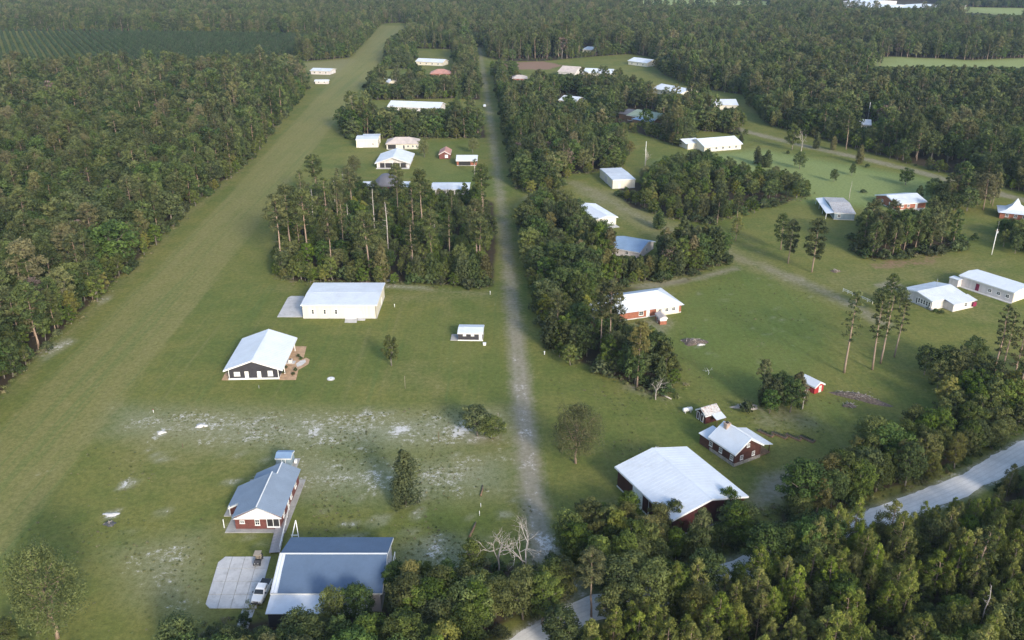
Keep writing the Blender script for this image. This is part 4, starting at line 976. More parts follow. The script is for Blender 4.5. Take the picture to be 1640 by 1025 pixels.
def wobbly(r, a, b, n, amp):
    a, b = np.asarray(a, float), np.asarray(b, float); t = np.linspace(0, 1, n)[:, None]; p = a + (b - a) * t
    w = r.normal(0, amp, (n, 3)); w[0] = 0; w[-1] *= .3; w[:, 2] *= .3
    return [tuple(q) for q in p + w]

def oak(r, H, R, blobs, nl, leaf, base=.28, spread=1.0):
    t = Tree(); top = H * .55
    lean = r.normal(0, .25, 2); tr = wobbly(r, (0, 0, -.2), (lean[0], lean[1], top), 5, .12)
    t.w.tube(tr, np.linspace(.05 + .017 * H, .05 + .007 * H, 5), 7)
    ph = r.uniform(0, 6.28)
    for i in range(blobs):
        f = (i + .5) / blobs; zz = 1 - 1.75 * f
        a = ph + i * 2.39996; rr = math.sqrt(max(0, 1 - zz * zz)) * r.uniform(.62, 1.0)
        ring = R * rr * (1 + .25 * math.sin(2 * a + ph) + .12 * math.sin(5 * a)); hz = base + (1 - base) * (.5 + .46 * zz * r.uniform(.8, 1.08))
        c = np.array([lean[0] + math.cos(a) * ring * .82, lean[1] + math.sin(a) * ring * .82, H * hz])
        br = R * r.uniform(.20, .37); c[2] = min(c[2], H - br * .6)
        t.add(*blob(r, c, (br, br, br * .78), nl, r.uniform(.15, .85)), leaf)
        if i % 2 == 0:
            s = tr[r.integers(2, 5)]; t.w.tube(wobbly(r, s, c, 4, .18), [.03 + .006 * H, .06, .045, .02], 5)
    t.add(*blob(r, (lean[0], lean[1], H * .56), (R * .55, R * .55, H * .24), nl, .25, .3), leaf * 1.2)  # inner fill with a low tint, crown shade put into leaf colour
    return t

def pine(r, H, R, tufts, nl, leaf, base=.55, dead_stubs=5, lean_amt=.5, zf=.7):
    t = Tree(); lean = r.normal(0, lean_amt, 2)
    tr = wobbly(r, (0, 0, -.2), (lean[0], lean[1], H * .97), 7, .07)
    t.w.tube(tr, np.linspace(.10 + .0085 * H, .04, 7), 6)
    ph = r.uniform(0, 6.28)
    def on(z): f = z / H; return np.array([lean[0] * f, lean[1] * f, z])
    for i in range(tufts):
        f = (i + .5) / tufts; z = H * (base + (1 - base) * f ** .9); a = ph + i * 2.39996 + r.normal(0, .3)
        prof = math.sqrt(max(0, 1 - f ** 2.2)) * .9 + .12 if f > .2 else .6 + 1.7 * f
        ln = R * prof * r.uniform(.6, 1.05); c = on(z) + np.array([math.cos(a) * ln, math.sin(a) * ln, ln * r.uniform(-.05, .3)])
        br = R * r.uniform(.20, .36)
        t.add(*blob(r, c, (br, br, br * zf), nl, r.uniform(.1, .95), .45, .9), leaf)
        m = (on(z) * .45 + c * .55); t.add(*blob(r, m, (br * .7, br * .7, br * .4), nl // 3, .2, .3, .9), leaf)  # inner tuft tinted darker, shade inside the crown painted in
        t.w.tube([tuple(on(z - .5 * r.random())), tuple(m - np.array([0, 0, .15])), tuple(c)], [.05, .03, .012], 4)
    t.add(*blob(r, on(H * .985), (R * .3, R * .3, R * .38), nl, .8, .4), leaf)
    for _ in range(dead_stubs):
        z = H * r.uniform(min(.3, base * .8), base); a = r.uniform(0, 6.28); l = r.uniform(.5, 1.6)
        t.w.tube([tuple(on(z)), tuple(on(z) + np.array([math.cos(a) * l, math.sin(a) * l, .1]))], [.045, .012], 4)
    return t

def cone_tree(r, H, R, n, leaf, power=.7, low=.03, lumps=26):
    """dense cedar"""
    t = Tree(); t.w.tube([(0, 0, -.2), (0, 0, H * .5), (0, 0, H * .94)], [.16, .1, .03], 6)
    for i in range(lumps):
        f = (i + .3) / lumps; z = H * (low + (.98 - low) * f); a = i * 2.39996 + r.normal(0, .4)
        w = R * (math.sin(math.pi * min(1, .22 + .78 * f)) ** power) * r.uniform(.75, 1.1); br = max(.35, w * .52)
        c = np.array([math.cos(a) * w * .55, math.sin(a) * w * .55, z]); t.add(*blob(r, c, (br, br, br * 1.25), n, r.uniform(.2, .85), .55), leaf)
    t.add(*blob(r, (0, 0, H * .5), (R * .5, R * .5, H * .42), n * 3, .2, .2), leaf * 1.3)  # core leaves tinted darker, painted shade of the crown's inside
    return t

def young_pine(r, H, R, n, leaf):
    t = Tree(); lean = r.normal(0, .25, 2); t.w.tube(wobbly(r, (0, 0, -.2), (lean[0], lean[1], H * .97), 5, .06), np.linspace(.06 + .007 * H, .03, 5), 6)
    k = 0; lv = 9
    for i in range(lv):
        f = i / (lv - 1); z = H * (.30 + .66 * f); w = R * (1 - f) ** .65 * (.6 + .4 * min(1, f * 4)) + .15
        for j in range(5 if f < .7 else 3):
            a = k * 2.39996 + r.normal(0, .35); k += 1; ln = w * r.uniform(.55, 1.1)
            c = np.array([lean[0] * z / H + math.cos(a) * ln, lean[1] * z / H + math.sin(a) * ln, z + ln * .28 + r.normal(0, .15)])
            br = .34 + .20 * R * (1 - f) * .6 + .1; t.add(*blob(r, c, (br * .9, br * .9, br * 1.05), n, np.clip(.25 + .6 * f * r.random() + .3 * r.random(), 0, 1), .35, .9), leaf)
            if j % 2 == 0: t.w.tube([(lean[0] * z / H, lean[1] * z / H, z - .15), tuple(c)], [.035, .012], 4)
    return t

def bush(r, H, R, n, leaf, blobs=9):
    t = Tree()
    for i in range(blobs):
        a = i * 2.39996 + r.normal(0, .3); q = math.sqrt((i + .3) / blobs); rr = R * q * .72; br = R * r.uniform(.3, .5)
        c = np.array([math.cos(a) * rr, math.sin(a) * rr, max(br * .5, H * (1 - .6 * q * q) - br * .6) * r.uniform(.75, 1.1)])
        t.add(*blob(r, c, (br, br, br * .85), n, r.uniform(.15, .85), .5), leaf)
        if i < 5: t.w.tube([(0.1 * math.cos(a), .1 * math.sin(a), -.1), tuple(c)], [.05, .015], 4)
    return t

def bare(r, H, spread=1.0, th=.16, depth=4, lean=0.0):
    t = Tree()
    def go(p, d, l, rad, k):
        q = p + d * l; m = p + d * l * .5 + r.normal(0, .05 * l, 3)
        t.w.tube([tuple(p), tuple(m), tuple(q)], [rad, rad * .8, rad * .6], 5 if k > 2 else 4, False)
        if k == 0: return
        for _ in range(3 if k > 2 else 2):
            nd = unit(d + r.normal(0, .55 * spread, 3) + np.array([0, 0, .12])); go(p + d * l * r.uniform(.6, 1.0), nd, l * r.uniform(.5, .78), rad * .55, k - 1)
    go(np.array([0, 0, -.2]), unit(np.array([lean, 0, 1.0])), H * .42, th, depth)
    return t

def snag(r, H):
    t = Tree(); tr = wobbly(r, (0, 0, -.2), (r.normal(0, .4), r.normal(0, .4), H), 6, .1); t.w.tube(tr, np.linspace(.17, .05, 6), 6)
    for _ in range(9):
        z = H * r.uniform(.45, .97); a = r.uniform(0, 6.28); l = r.uniform(.5, 2.0) * (1.25 - z / H)
        t.w.tube([(0, 0, z), (math.cos(a) * l * .6, math.sin(a) * l * .6, z + .05), (math.cos(a) * l, math.sin(a) * l, z + .3)], [.05, .03, .01], 4)
    return t

# kind -> thing name, category, leaf name of part, bark, leaf material, leaf aspect, variants per level of detail
KINDS = {}
def define(kind, thing, cat, part, bark, leaf, aspect, makers):
    lods = []
    for li, mk in enumerate(makers):
        vs_ = []
        for k in range(6):
            r = np.random.default_rng(hash_(kind) + 31 * li + k); t = mk(r)
            tm = t.w.mesh(thing + '_trunk', M[bark]); lm = t.leaf_mesh(thing + '_' + part, M[leaf], r, aspect)
            vs_.append((tm, lm))
        lods.append(vs_)
    KINDS[kind] = dict(thing=thing, cat=cat, part=part, lods=lods)
def hash_(s): return sum(ord(c) * (i + 7) for i, c in enumerate(s)) * 13

U = lambda r, a, b: float(r.uniform(a, b))
define('oak', 'oak_tree', 'tree', 'crown', 'bark_oak', 'leaf_oak', .7, [lambda r: oak(r, U(r, 11.2, 12.8), U(r, 3.7, 4.6), 40, 190, .20, .14), lambda r: oak(r, U(r, 11.2, 12.8), U(r, 3.7, 4.6), 28, 95, .30, .10), lambda r: oak(r, U(r, 11.2, 12.8), U(r, 3.7, 4.6), 20, 42, .50, .06)])
define('thicket', 'scrub_oak', 'tree', 'crown', 'bark_oak', 'leaf_thicket', .65, [lambda r: oak(r, U(r, 9, 10.8), U(r, 2.5, 3.3), 38, 180, .165, .08), lambda r: oak(r, U(r, 9, 10.8), U(r, 2.5, 3.3), 24, 90, .27, .06), lambda r: oak(r, U(r, 9, 10.8), U(r, 2.5, 3.3), 17, 36, .46, .04)])
define('pine', 'pine_tree', 'tree', 'crown', 'bark_pine', 'leaf_pine', .42, [lambda r: pine(r, U(r, 19, 21), U(r, 3.0, 3.8), 38, 130, .26, .5), lambda r: pine(r, U(r, 19, 21), U(r, 3.0, 3.8), 30, 85, .32, .55), lambda r: pine(r, U(r, 19, 21), U(r, 3.2, 4.0), 22, 36, .54, .55, 2)])
define('forest_pine', 'forest_pine', 'tree', 'crown', 'bark_pine', 'leaf_forest', .5, [lambda r: pine(r, U(r, 16.5, 18.5), U(r, 3.2, 4.0), 46, 150, .23, .28, 3, .5, .92), lambda r: pine(r, U(r, 16.5, 18.5), U(r, 3.2, 4.0), 34, 85, .32, .26, 2, .5, .95), lambda r: pine(r, U(r, 16.5, 18.5), U(r, 3.4, 4.2), 24, 38, .52, .22, 1, .5, 1.0)])
define('thin_pine', 'thin_pine', 'tree', 'crown', 'bark_pine', 'leaf_pine', .42, [lambda r: pine(r, U(r, 19, 21), U(r, 1.7, 2.3), 30, 60, .22, .42), lambda r: pine(r, U(r, 19, 21), U(r, 1.7, 2.3), 28, 34, .30, .42), lambda r: pine(r, U(r, 19, 21), U(r, 1.8, 2.3), 20, 16, .5, .42)])
define('plantation', 'plantation_pine', 'tree', 'needles', 'bark_pine', 'leaf_plantation', .5, [lambda r: young_pine(r, U(r, 9, 10.5), U(r, 2.6, 3.2), 20, .4)] * 3)
define('big_pine', 'pine_tree', 'tree', 'crown', 'bark_pine', 'leaf_pine', .45, [lambda r: oak(r, 17.5, 6.4, 60, 260, .20, .10)] * 3)
define('young_pine', 'young_pine', 'tree', 'needles', 'bark_pine', 'leaf_young_pine', .4, [lambda r: young_pine(r, U(r, 9, 10.5), U(r, 1.7, 2.2), 84, .165), lambda r: young_pine(r, U(r, 9, 10.5), U(r, 1.7, 2.2), 34, .28), lambda r: young_pine(r, U(r, 9, 10.5), U(r, 1.8, 2.2), 9, .55)])
define('cedar', 'cedar_tree', 'tree', 'crown', 'bark_oak', 'leaf_cedar', .6, [lambda r: cone_tree(r, U(r, 8.5, 10), U(r, 2.0, 2.7), 180, .17), lambda r: cone_tree(r, U(r, 8.5, 10), U(r, 2.0, 2.7), 56, .36), lambda r: cone_tree(r, U(r, 8.5, 10), U(r, 2.0, 2.7), 20, .7)])
define('bush', 'bush', 'bush', 'foliage', 'bark_oak', 'leaf_bush', .7, [lambda r: bush(r, U(r, 2.2, 3.0), U(r, 1.5, 2.1), 130, .145), lambda r: bush(r, U(r, 2.2, 3.0), U(r, 1.5, 2.1), 40, .28), lambda r: bush(r, U(r, 2.2, 3.0), U(r, 1.5, 2.1), 16, .55)])
define('brown', 'dying_tree', 'tree', 'crown', 'bark_oak', 'leaf_brown', .6, [lambda r: oak(r, U(r, 12, 13.5), U(r, 2.8, 3.5), 20, 60, .24), lambda r: oak(r, U(r, 12, 13.5), U(r, 2.8, 3.5), 18, 34, .38), lambda r: oak(r, U(r, 12, 13.5), U(r, 2.8, 3.5), 12, 20, .66)])
define('dead', 'bare_tree', 'tree', 'twigs', 'bark_dead', 'leaf_brown', .6, [lambda r: bare(r, 10, 1.0, .17, 5), lambda r: bare(r, 10, .9, .17, 4), lambda r: bare(r, 10, .9, .2, 3)])
define('snag', 'dead_snag', 'tree', 'twigs', 'bark_dead', 'leaf_brown', .6, [lambda r: snag(r, 13), lambda r: snag(r, 13), lambda r: snag(r, 13)])
NOMINAL = {'oak': 12, 'thicket': 10, 'big_pine': 17.5, 'thin_pine': 20, 'plantation': 9.8, 'pine': 20, 'forest_pine': 17.5, 'young_pine': 9.8, 'cedar': 9.2, 'bush': 2.6, 'brown': 12.7, 'dead': 10, 'snag': 13}

TREES = []   # every tree to plant: kind, x, y, height, rotation, label, group, always single
def plant(kind, x, y, h, label, group=None, single=False): TREES.append([kind, float(x), float(y), float(h), random.uniform(0, 6.28), label, group, single])
def lone(kind, px, h, label, wide=1.0):
    p = P(*px); TREES.append([kind, p.x, p.y, h, random.uniform(0, 6.28), label, None, True]); TREES[-1].append(wide)

def blocked(x, y):
    b = np.zeros(x.shape, bool)
    for cx, cy, hx, hy, a in KEEP:
        dx, dy = x - cx, y - cy; u = dx * math.cos(a) + dy * math.sin(a); v = -dx * math.sin(a) + dy * math.cos(a)
        b |= (np.abs(u) < hx) & (np.abs(v) < hy)
    b |= line_dist(x, y, ROAD) < 3.6; b |= (line_dist(x, y, SPUR) < 1.6); b |= (line_dist(x, y, TRACK) < 6.5) & (y > 140)
    b |= line_dist(x, y, FARROAD) < 6; b |= (line_dist(x, y, TAN1) < 6.0)
    b |= inside(x, y, RUNWAY)
    return b

def scatter(poly, spacing, jit=.42, keep=True, rows=False, seed=0):
    r = np.random.default_rng(900 + seed); poly = np.array(poly); lo, hi = poly.min(0), poly.max(0)
    sx, sy = (spacing if isinstance(spacing, tuple) else (spacing, spacing))
    gx_ = np.arange(lo[0], hi[0], sx); gy_ = np.arange(lo[1], hi[1], sy)
    X_, Y_ = np.meshgrid(gx_, gy_); X_ = X_ + (np.arange(len(gy_)) % 2 * sx * .5)[:, None] * (0 if rows else 1)
    x = X_.ravel() + r.uniform(-jit, jit, X_.size) * sx; y = Y_.ravel() + r.uniform(-jit, jit, X_.size) * sy
    ok = inside(x, y, poly)
    u, v, d = proj(x, y); ok &= (u > -140) & (u < 1780) & (v < 1180)
    x, y = x[ok], y[ok]
    if keep:
        ok = ~blocked(x, y)
        x, y = x[ok], y[ok]
    return x, y

GAPS = []    # outlines (photo) with no trees
def gaps(*px): GAPS.append(PW(px))
gaps((1395, 90), (1470, 93), (1560, 97), (1640, 93), (1900, 95), (1900, 131), (1640, 127), (1540, 121), (1410, 107))
gaps((1530, 11), (1900, 18), (1900, 30), (1640, 26), (1540, 20)); gaps((1000, -3), (1240, 2), (1250, 10), (1130, 12), (1010, 6)); gaps((760, 2), (860, 9), (850, 14), (765, 8))
gaps((-100, -3), (330, -4), (330, 1), (-100, 3)); gaps((1340, 0), (1505, 0), (1510, 22), (1420, 22), (1345, 16))
gaps((1372, 190), (1398, 190), (1402, 222), (1368, 222)); gaps((1140, 155), (1190, 155), (1190, 182), (1140, 182)); gaps((1040, 130), (1098, 140), (1098, 168), (1040, 160))
gaps((1000, 90), (1042, 90), (1042, 112), (1000, 112)); gaps((928, 74), (952, 74), (952, 88), (928, 88)); gaps((995, 170), (1055, 180), (1055, 205), (995, 200))
gaps((885, 105), (985, 100), (985, 128), (885, 128)); gaps((890, 150), (926, 150), (926, 172), (892, 172))

# what the photograph shows through the trees: photo box, share of covering trees left standing
VIEWS = [((610, 150, 708, 172), .05), ((620, 110, 652, 133), .2), ((682, 104, 724, 119), .0), ((660, 88, 712, 101), .0), ((490, 100, 532, 134), .5), ((815, 112, 848, 128), .0), ((868, 98, 926, 117), .0), ((928, 96, 985, 118), .35), ((1000, 86, 1040, 104), .1),
         ((926, 74, 950, 81), .2), ((1034, 126, 1098, 150), .15), ((1140, 156, 1186, 172), .1), ((890, 146, 926, 163), .1), ((1374, 184, 1398, 203), .0), ((980, 168, 1052, 196), .06), ((1092, 208, 1192, 240), .0), ((958, 278, 1010, 304), .0),
         ((1000, 370, 1052, 410), .0), ((944, 320, 994, 352), .35), ((945, 458, 1102, 520), .1), ((1440, 430, 1640, 500), .05), ((1400, 300, 1476, 336), .05), ((1306, 312, 1362, 345), .0), ((596, 232, 662, 262), .0), ((566, 218, 676, 240), .0), ((690, 285, 752, 303), .1), ((600, 278, 650, 300), .05), ((728, 240, 766, 262), .0), ((698, 240, 722, 256), .0),
         ((975, 720, 1200, 806), .0), ((1060, 800, 1160, 838), .12), ((1130, 660, 1235, 745), .0), ((1112, 645, 1160, 680), .0), ((430, 858, 628, 990), .0), ((320, 890, 440, 1005), .0), ((1290, 598, 1325, 632), .0), ((1610, 318, 1640, 350), .1),
         ((1440, 728, 1640, 800), .10), ((1380, 790, 1450, 838), .3), ((1168, 900, 1190, 922), .1), ((918, 945, 955, 990), .2), ((893, 895, 903, 920), .2), ((1215, 868, 1250, 892), .4), ((800, 60, 940, 97), .1), ((1050, 500, 1330, 640), .0), ((640, 860, 730, 900), .1), ((778, 870, 872, 915), .1), ((1000, 930, 1090, 960), .7),
         ((0, 50, 330, 80), .0), ((1395, 90, 1640, 106), .02), ((1540, 12, 1640, 24), .0), ((1345, 0, 1500, 12), .1), ((1000, 0, 1230, 8), .1), ((1200, 205, 1560, 262), .25), ((840, 560, 1000, 640), .0), ((1120, 255, 1480, 320), .25)]
def covers(x, y, h, r):
    # trees that would rise into an open view stay lower there
    u0, v0, _ = proj(x, y); u1, v1, d = proj(x, y, h); w = 2.0 * FPX / d; top = np.ones(x.shape)
    for (a, b_, c, e), keep in VIEWS:
        bad = (u0 + w > a) & (u0 - w < c) & (v0 > e - 3) & (v1 < e - 1) & (r.random(len(x)) > keep)
        top = np.where(bad, np.minimum(top, np.clip((v0 - e) / np.maximum(v0 - v1, 1e-6), 0, 1)), top)
    return top

def part_of(u, v, box):
    fx = (u - box[0]) / max(1, box[2] - box[0]); fy = (v - box[1]) / max(1, box[3] - box[1])
    return ('far ', 'middle ', 'near ')[int(min(2.99, max(0, fy * 3)))] + ('left', 'centre', 'right')[int(min(2.99, max(0, fx * 3)))]

def fill(key, spacing, mix, label, group, seed, jit=.42, poly=None, rows=False, lim=None):
    """mix: list of (kind, share, low height, high height)"""
    pw = WOODS_W[key] if poly is None else PW(poly)
    x, y = scatter(pw, spacing, jit, True, rows, seed); r = np.random.default_rng(seed + 50)
    for gp in GAPS:
        k = ~inside(x, y, gp); x, y = x[k], y[k]
    sh = np.cumsum([m[1] for m in mix]); pick = np.searchsorted(sh / sh[-1], r.random(len(x)))
    pat = .5 + .5 * np.sin(x * .061 + 1.7 * np.sin(y * .043 + seed)) * np.cos(y * .052 + seed); pick = np.searchsorted(sh / sh[-1], np.clip(.55 * r.random(len(x)) + .45 * np.clip(pat + r.normal(0, .12, len(x)), 0, 1), 0, .9999)) if len(mix) > 1 and seed not in (4, 26) else pick
    mx_ = [mix[min(q, len(mix) - 1)] for q in pick]; h = np.array([r.uniform(m[2], m[3]) for m in mx_]) * (.9 + .2 * pat)
    if key in ('left', 'far_a', 'far_b', 'grove', 'track_east', 'mid', 'belt'): h *= np.where(r.random(len(x)) < .08, 1.22, 1.0) * np.where(r.random(len(x)) < .12, .72, 1.0)
    if not len(x): return
    bad = covers(x, y, h, r)
    u, v, d = proj(x, y); vis = (u > 0) & (u < 1640) & (v < 1060)
    box = (u[vis].min(), v[vis].min(), u[vis].max(), v[vis].max()) if vis.any() else (0, 0, 1640, 1025)
    for i in range(len(x)):
        if bad[i] < 1:
            k = mx_[i][0]
            if h[i] * bad[i] > 3.2 and k not in ('pine', 'snag'): plant('oak' if k == 'forest_pine' else k, x[i], y[i], h[i] * bad[i], KINDWORD['oak' if k == 'forest_pine' else k] + ' at the ' + part_of(u[i], v[i], box) + ' ' + label['where'], group)
            elif r.random() < .6: plant('bush', x[i], y[i], r.uniform(1.2, 2.6), LOW % part_of(u[i], v[i], box) + label['where'], group)
            continue
        k = mx_[i][0];
        plant(k, x[i], y[i], h[i], KINDWORD[k] + ' at the ' + part_of(u[i], v[i], box) + ' ' + label['where'], group)

KINDWORD = {'thin_pine': 'tall thin pine', 'plantation': 'dark young pine', 'oak': 'rounded oak', 'thicket': 'slender scrub oak', 'pine': 'tall bare stemmed pine', 'forest_pine': 'full crowned pine', 'young_pine': 'yellow green young pine', 'cedar': 'dense cedar', 'bush': 'low bush', 'brown': 'reddish brown dying tree', 'dead': 'leafless pale tree', 'snag': 'dead grey pine snag'}
LOW = 'low bush at the %s '
def lab(place, **kw):
    base = {'thin_pine': 'tall thin pine ', 'plantation': 'dark young pine ', 'oak': 'rounded green oak ', 'thicket': 'slender bright green scrub oak ', 'pine': 'tall bare stemmed pine ', 'forest_pine': 'full crowned olive green pine ', 'young_pine': 'yellow green young pine ', 'cedar': 'dense dark cedar ',
            'bush': 'low green bush ', 'brown': 'reddish brown dying tree ', 'dead': 'leafless pale branched tree ', 'snag': 'dead grey pine snag '}
    d = {k: v + place for k, v in base.items()}; d['where'] = place; return d

fill('left', 6.4, [('forest_pine', .50, 12, 20), ('oak', .40, 9, 16), ('pine', .06, 17, 21), ('brown', .05, 10, 14), ('dead', .04, 9, 13)], lab('of the forest left of the runway'), 'trees of the forest left of the runway', 1)
fill('left', 4.2, [('bush', .5, 2.2, 4.5), ('thicket', .4, 5, 9), ('cedar', .1, 5, 9)], lab('of the runway forest edge'), 'undergrowth along the runway forest edge', 2, poly=[(-60, 690), (0, 640), (85, 553), (165, 476), (240, 406), (300, 342), (395, 267), (440, 210), (495, 142), (470, 142), (400, 230), (280, 330), (150, 450), (60, 540), (-60, 640)])
fill('grove', 5.2, [('oak', .5, 6, 9.5), ('thicket', .45, 5, 9), ('brown', .02, 7, 9)], lab('of the grove behind the cream hangar'), 'understorey trees of the grove behind the hangar', 3)
fill('grove', 11.5, [('pine', .6, 18, 24), ('thin_pine', .35, 17, 23), ('snag', .2, 12, 22)], lab('of the grove behind the cream hangar'), 'tall pines of the grove behind the hangar', 4, jit=.48)
fill('grove', 5.0, [('cedar', .5, 8, 13), ('thicket', .3, 6, 9), ('bush', .4, 2.5, 4)], lab('of the grove front behind the cream hangar'), 'trees along the front of the grove', 5, poly=[(452, 450), (640, 456), (700, 458), (790, 462), (790, 448), (640, 444), (456, 440)])
fill('belt', 5.5, [('oak', .6, 9, 14), ('forest_pine', .4, 13, 18), ('pine', .2, 16, 21)], lab('of the belt north of the white garage'), 'trees of the belt north of the pink house', 6)
fill('far_a', 8.0, [('forest_pine', .55, 14, 20), ('oak', .45, 11, 16), ('brown', .03, 12, 14), ('dead', .02, 12, 16)], lab('of the distant forest around the runway end'), 'trees of the distant forest beyond the runway', 7)
fill('far_b', 7.2, [('oak', .5, 11, 16), ('forest_pine', .48, 14, 20), ('brown', .03, 11, 14), ('dead', .02, 12, 16)], lab('of the upper right forest'), 'trees of the wide forest on the upper right', 8)
fill('far_b', 9.0, [('pine', .9, 19, 24), ('brown', .1, 15, 18)], lab('of the pines behind the red dirt patch'), 'pines behind the far red dirt patch', 9, poly=[(786, 92), (800, 97), (870, 97), (935, 91), (1010, 86), (1010, 78), (786, 78)])
fill('track_east', 5.4, [('oak', .7, 9, 14), ('forest_pine', .2, 13, 17), ('brown', .03, 9, 12), ('thicket', .2, 7, 10), ('dead', .02, 9, 12)], lab('of the strip east of the upper track'), 'trees of the strip east of the upper dirt track', 10)
fill('mid', 4.8, [('oak', .55, 8, 12), ('thicket', .2, 7, 11), ('cedar', .2, 7, 11), ('dead', .03, 8, 12), ('forest_pine', .12, 13, 16)], lab('of the strip beside the hip roofed house'), 'trees of the strip between track and hip roofed house', 11)
fill('mid', 3.9, [('cedar', .9, 8, 11.5), ('brown', .04, 8, 10), ('thicket', .15, 7, 9)], lab('of the cedar row above the round meadow'), 'cedars of the row above the round meadow', 12, poly=[(985, 455), (1080, 438), (1171, 418), (1166, 400), (1100, 398), (1060, 416), (985, 428)])
fill('bushes', 5.0, [('thicket', .55, 6, 9), ('oak', .4, 7, 10), ('bush', .2, 2.5, 4)], lab('of the scrub beside the boxy cream shed'), 'trees of the scrub island by the cream shed', 13)
for i, k in enumerate(('houses_a', 'houses_b', 'houses_c', 'houses_d', 'houses_e')):
    fill(k, 6.0, [('oak', .6, 9, 14), ('forest_pine', .4, 12, 17), ('brown', .02, 9, 12)], lab('among the far houses at the upper track'), 'trees among the far houses', 14 + i)
fill('south', 3.5, [('thicket', .55, 7.5, 11), ('oak', .4, 8, 11.5), ('dead', .05, 8, 11), ('cedar', .06, 6, 9)], lab('of the thicket at the bottom edge'), 'trees of the thicket at the bottom edge', 20)
fill('south', 3.4, [('bush', 1, 1.5, 3.2)], lab('of the thicket floor at the bottom edge'), 'undergrowth of the bottom thicket', 21)
fill('road_north', 3.8, [('thicket', .62, 6.5, 10.5), ('oak', .32, 7, 11), ('dead', .04, 7, 10), ('brown', .03, 7, 9)], lab('of the scrub north of the white road'), 'trees of the scrub north of the white road', 22)
fill('road_north', 3.6, [('bush', 1, 1.5, 3.0)], lab('of the floor north of the white road'), 'undergrowth north of the white road', 23)
fill('road_south', 3.3, [('young_pine', .62, 7.5, 11.5), ('thicket', .34, 6, 9.5), ('oak', .06, 7, 10), ('snag', .02, 9, 12)], lab('of the wood south of the white road'), 'trees of the young pine wood south of the white road', 24)
fill('road_south', 3.5, [('bush', 1, 1.4, 2.8)], lab('of the floor south of the white road'), 'undergrowth of the young pine wood', 25)
fill('road_cover', 3.4, [('thicket', .6, 8, 11), ('oak', .3, 9, 11.5), ('young_pine', .3, 9, 11)], lab('of the leafy fringe along the white road'), 'trees fringing the white road', 34, poly=[(960, 990), (1075, 968), (1175, 935), (1240, 912), (1310, 886), (1390, 852), (1400, 868), (1320, 908), (1250, 935), (1180, 960), (1080, 992), (980, 1012)])
fill('road_south', 8.5, [('thin_pine', .55, 14, 18), ('snag', .25, 11, 16)], lab('of the wood in the lower right corner'), 'tall thin pines over the young pine wood', 26, poly=[(1700, 800), (1640, 815), (1560, 850), (1500, 900), (1500, 1000), (1560, 1100), (1900, 1100), (1900, 800)])
fill('east_houses', 6.0, [('forest_pine', .8, 12, 16), ('oak', .3, 8, 11)], lab('of the clump above the pale pinkish house'), 'trees between the pink and the orange brick house', 27)
fill('east', 6.0, [('oak', .6, 7, 11), ('forest_pine', .5, 10, 15)], lab('around the tent roofed house'), 'trees around the tent roofed house', 28, poly=[(1480, 345), (1590, 335), (1590, 318), (1480, 312)])
fill('east', 5.0, [('oak', .7, 6, 10), ('thicket', .5, 5, 8)], lab('of the clump beside the utility pole'), 'trees right of the utility pole', 29, poly=[(1600, 400), (1800, 450), (1800, 370), (1610, 362)])
fill('east', 6.0, [('oak', .6, 6, 9), ('thicket', .4, 5, 8)], lab('of the clump below the orange brick house'), 'trees below the orange brick house', 30, poly=[(1370, 375), (1390, 352), (1500, 352), (1500, 368), (1420, 372)])
# low growth closing the edges of the woods
def hem(key, spacing, lo, hi, label, group, seed, width=2.5):
    r = np.random.default_rng(seed); w = WOODS_W[key]; X_, Y_ = [], []
    for a, b in zip(w, np.roll(w, -1, 0)):
        l = np.hypot(*(b - a)); n = int(l / spacing); t = (np.arange(n) + r.random(n)) / max(n, 1); q = a + (b - a) * t[:, None] + r.normal(0, width * .6, (n, 2)); X_ += q[:, 0].tolist(); Y_ += q[:, 1].tolist()
    x, y = np.array(X_), np.array(Y_); u, v, d = proj(x, y); k = (u > -60) & (u < 1700) & (v < 1100) & (v > 20) & ~blocked(x, y); x, y, u, v = x[k], y[k], u[k], v[k]
    for gp in GAPS:
        k = ~inside(x, y, gp); x, y, u, v = x[k], y[k], u[k], v[k]
    h = r.uniform(lo, hi, len(x)); top = covers(x, y, h, r)
    for i in range(len(x)):
        hh = h[i] * top[i]; kd = 'thicket' if hh > 4 else 'bush'
        if hh > 1: plant(kd, x[i], y[i], hh, KINDWORD[kd] + ' at the ' + part_of(u[i], v[i], (u.min(), v.min(), u.max(), v.max())) + ' edge ' + label, group); TREES[-1].append(1.25)
for i, (k, sp, lo, hi, wh) in enumerate([('grove', 2.6, 2.5, 6.5, 'of the grove behind the cream hangar'), ('belt', 3.0, 3, 7, 'of the belt north of the white garage'), ('track_east', 3.0, 3, 7.5, 'of the strip east of the upper track'), ('mid', 2.8, 2.5, 6.5, 'of the strip beside the hip roofed house'), ('bushes', 2.8, 3, 7, 'of the scrub beside the boxy cream shed'),
      ('far_b', 4.0, 4, 9, 'of the upper right forest'), ('far_a', 4.5, 4, 9, 'of the forest around the runway end'), ('houses_a', 3.5, 3, 7, 'among the far houses'), ('houses_b', 3.5, 3, 7, 'among the far houses'), ('houses_c', 3.5, 3, 7, 'among the far houses'), ('houses_d', 3.5, 3, 8, 'among the far houses'), ('houses_e', 3.5, 3, 7, 'among the far houses'), ('east_houses', 3.0, 2, 5, 'of the clump above the pale pinkish house')]):
    hem(k, sp, lo, hi, wh, 'low growth along the edges of the woods', 200 + i)
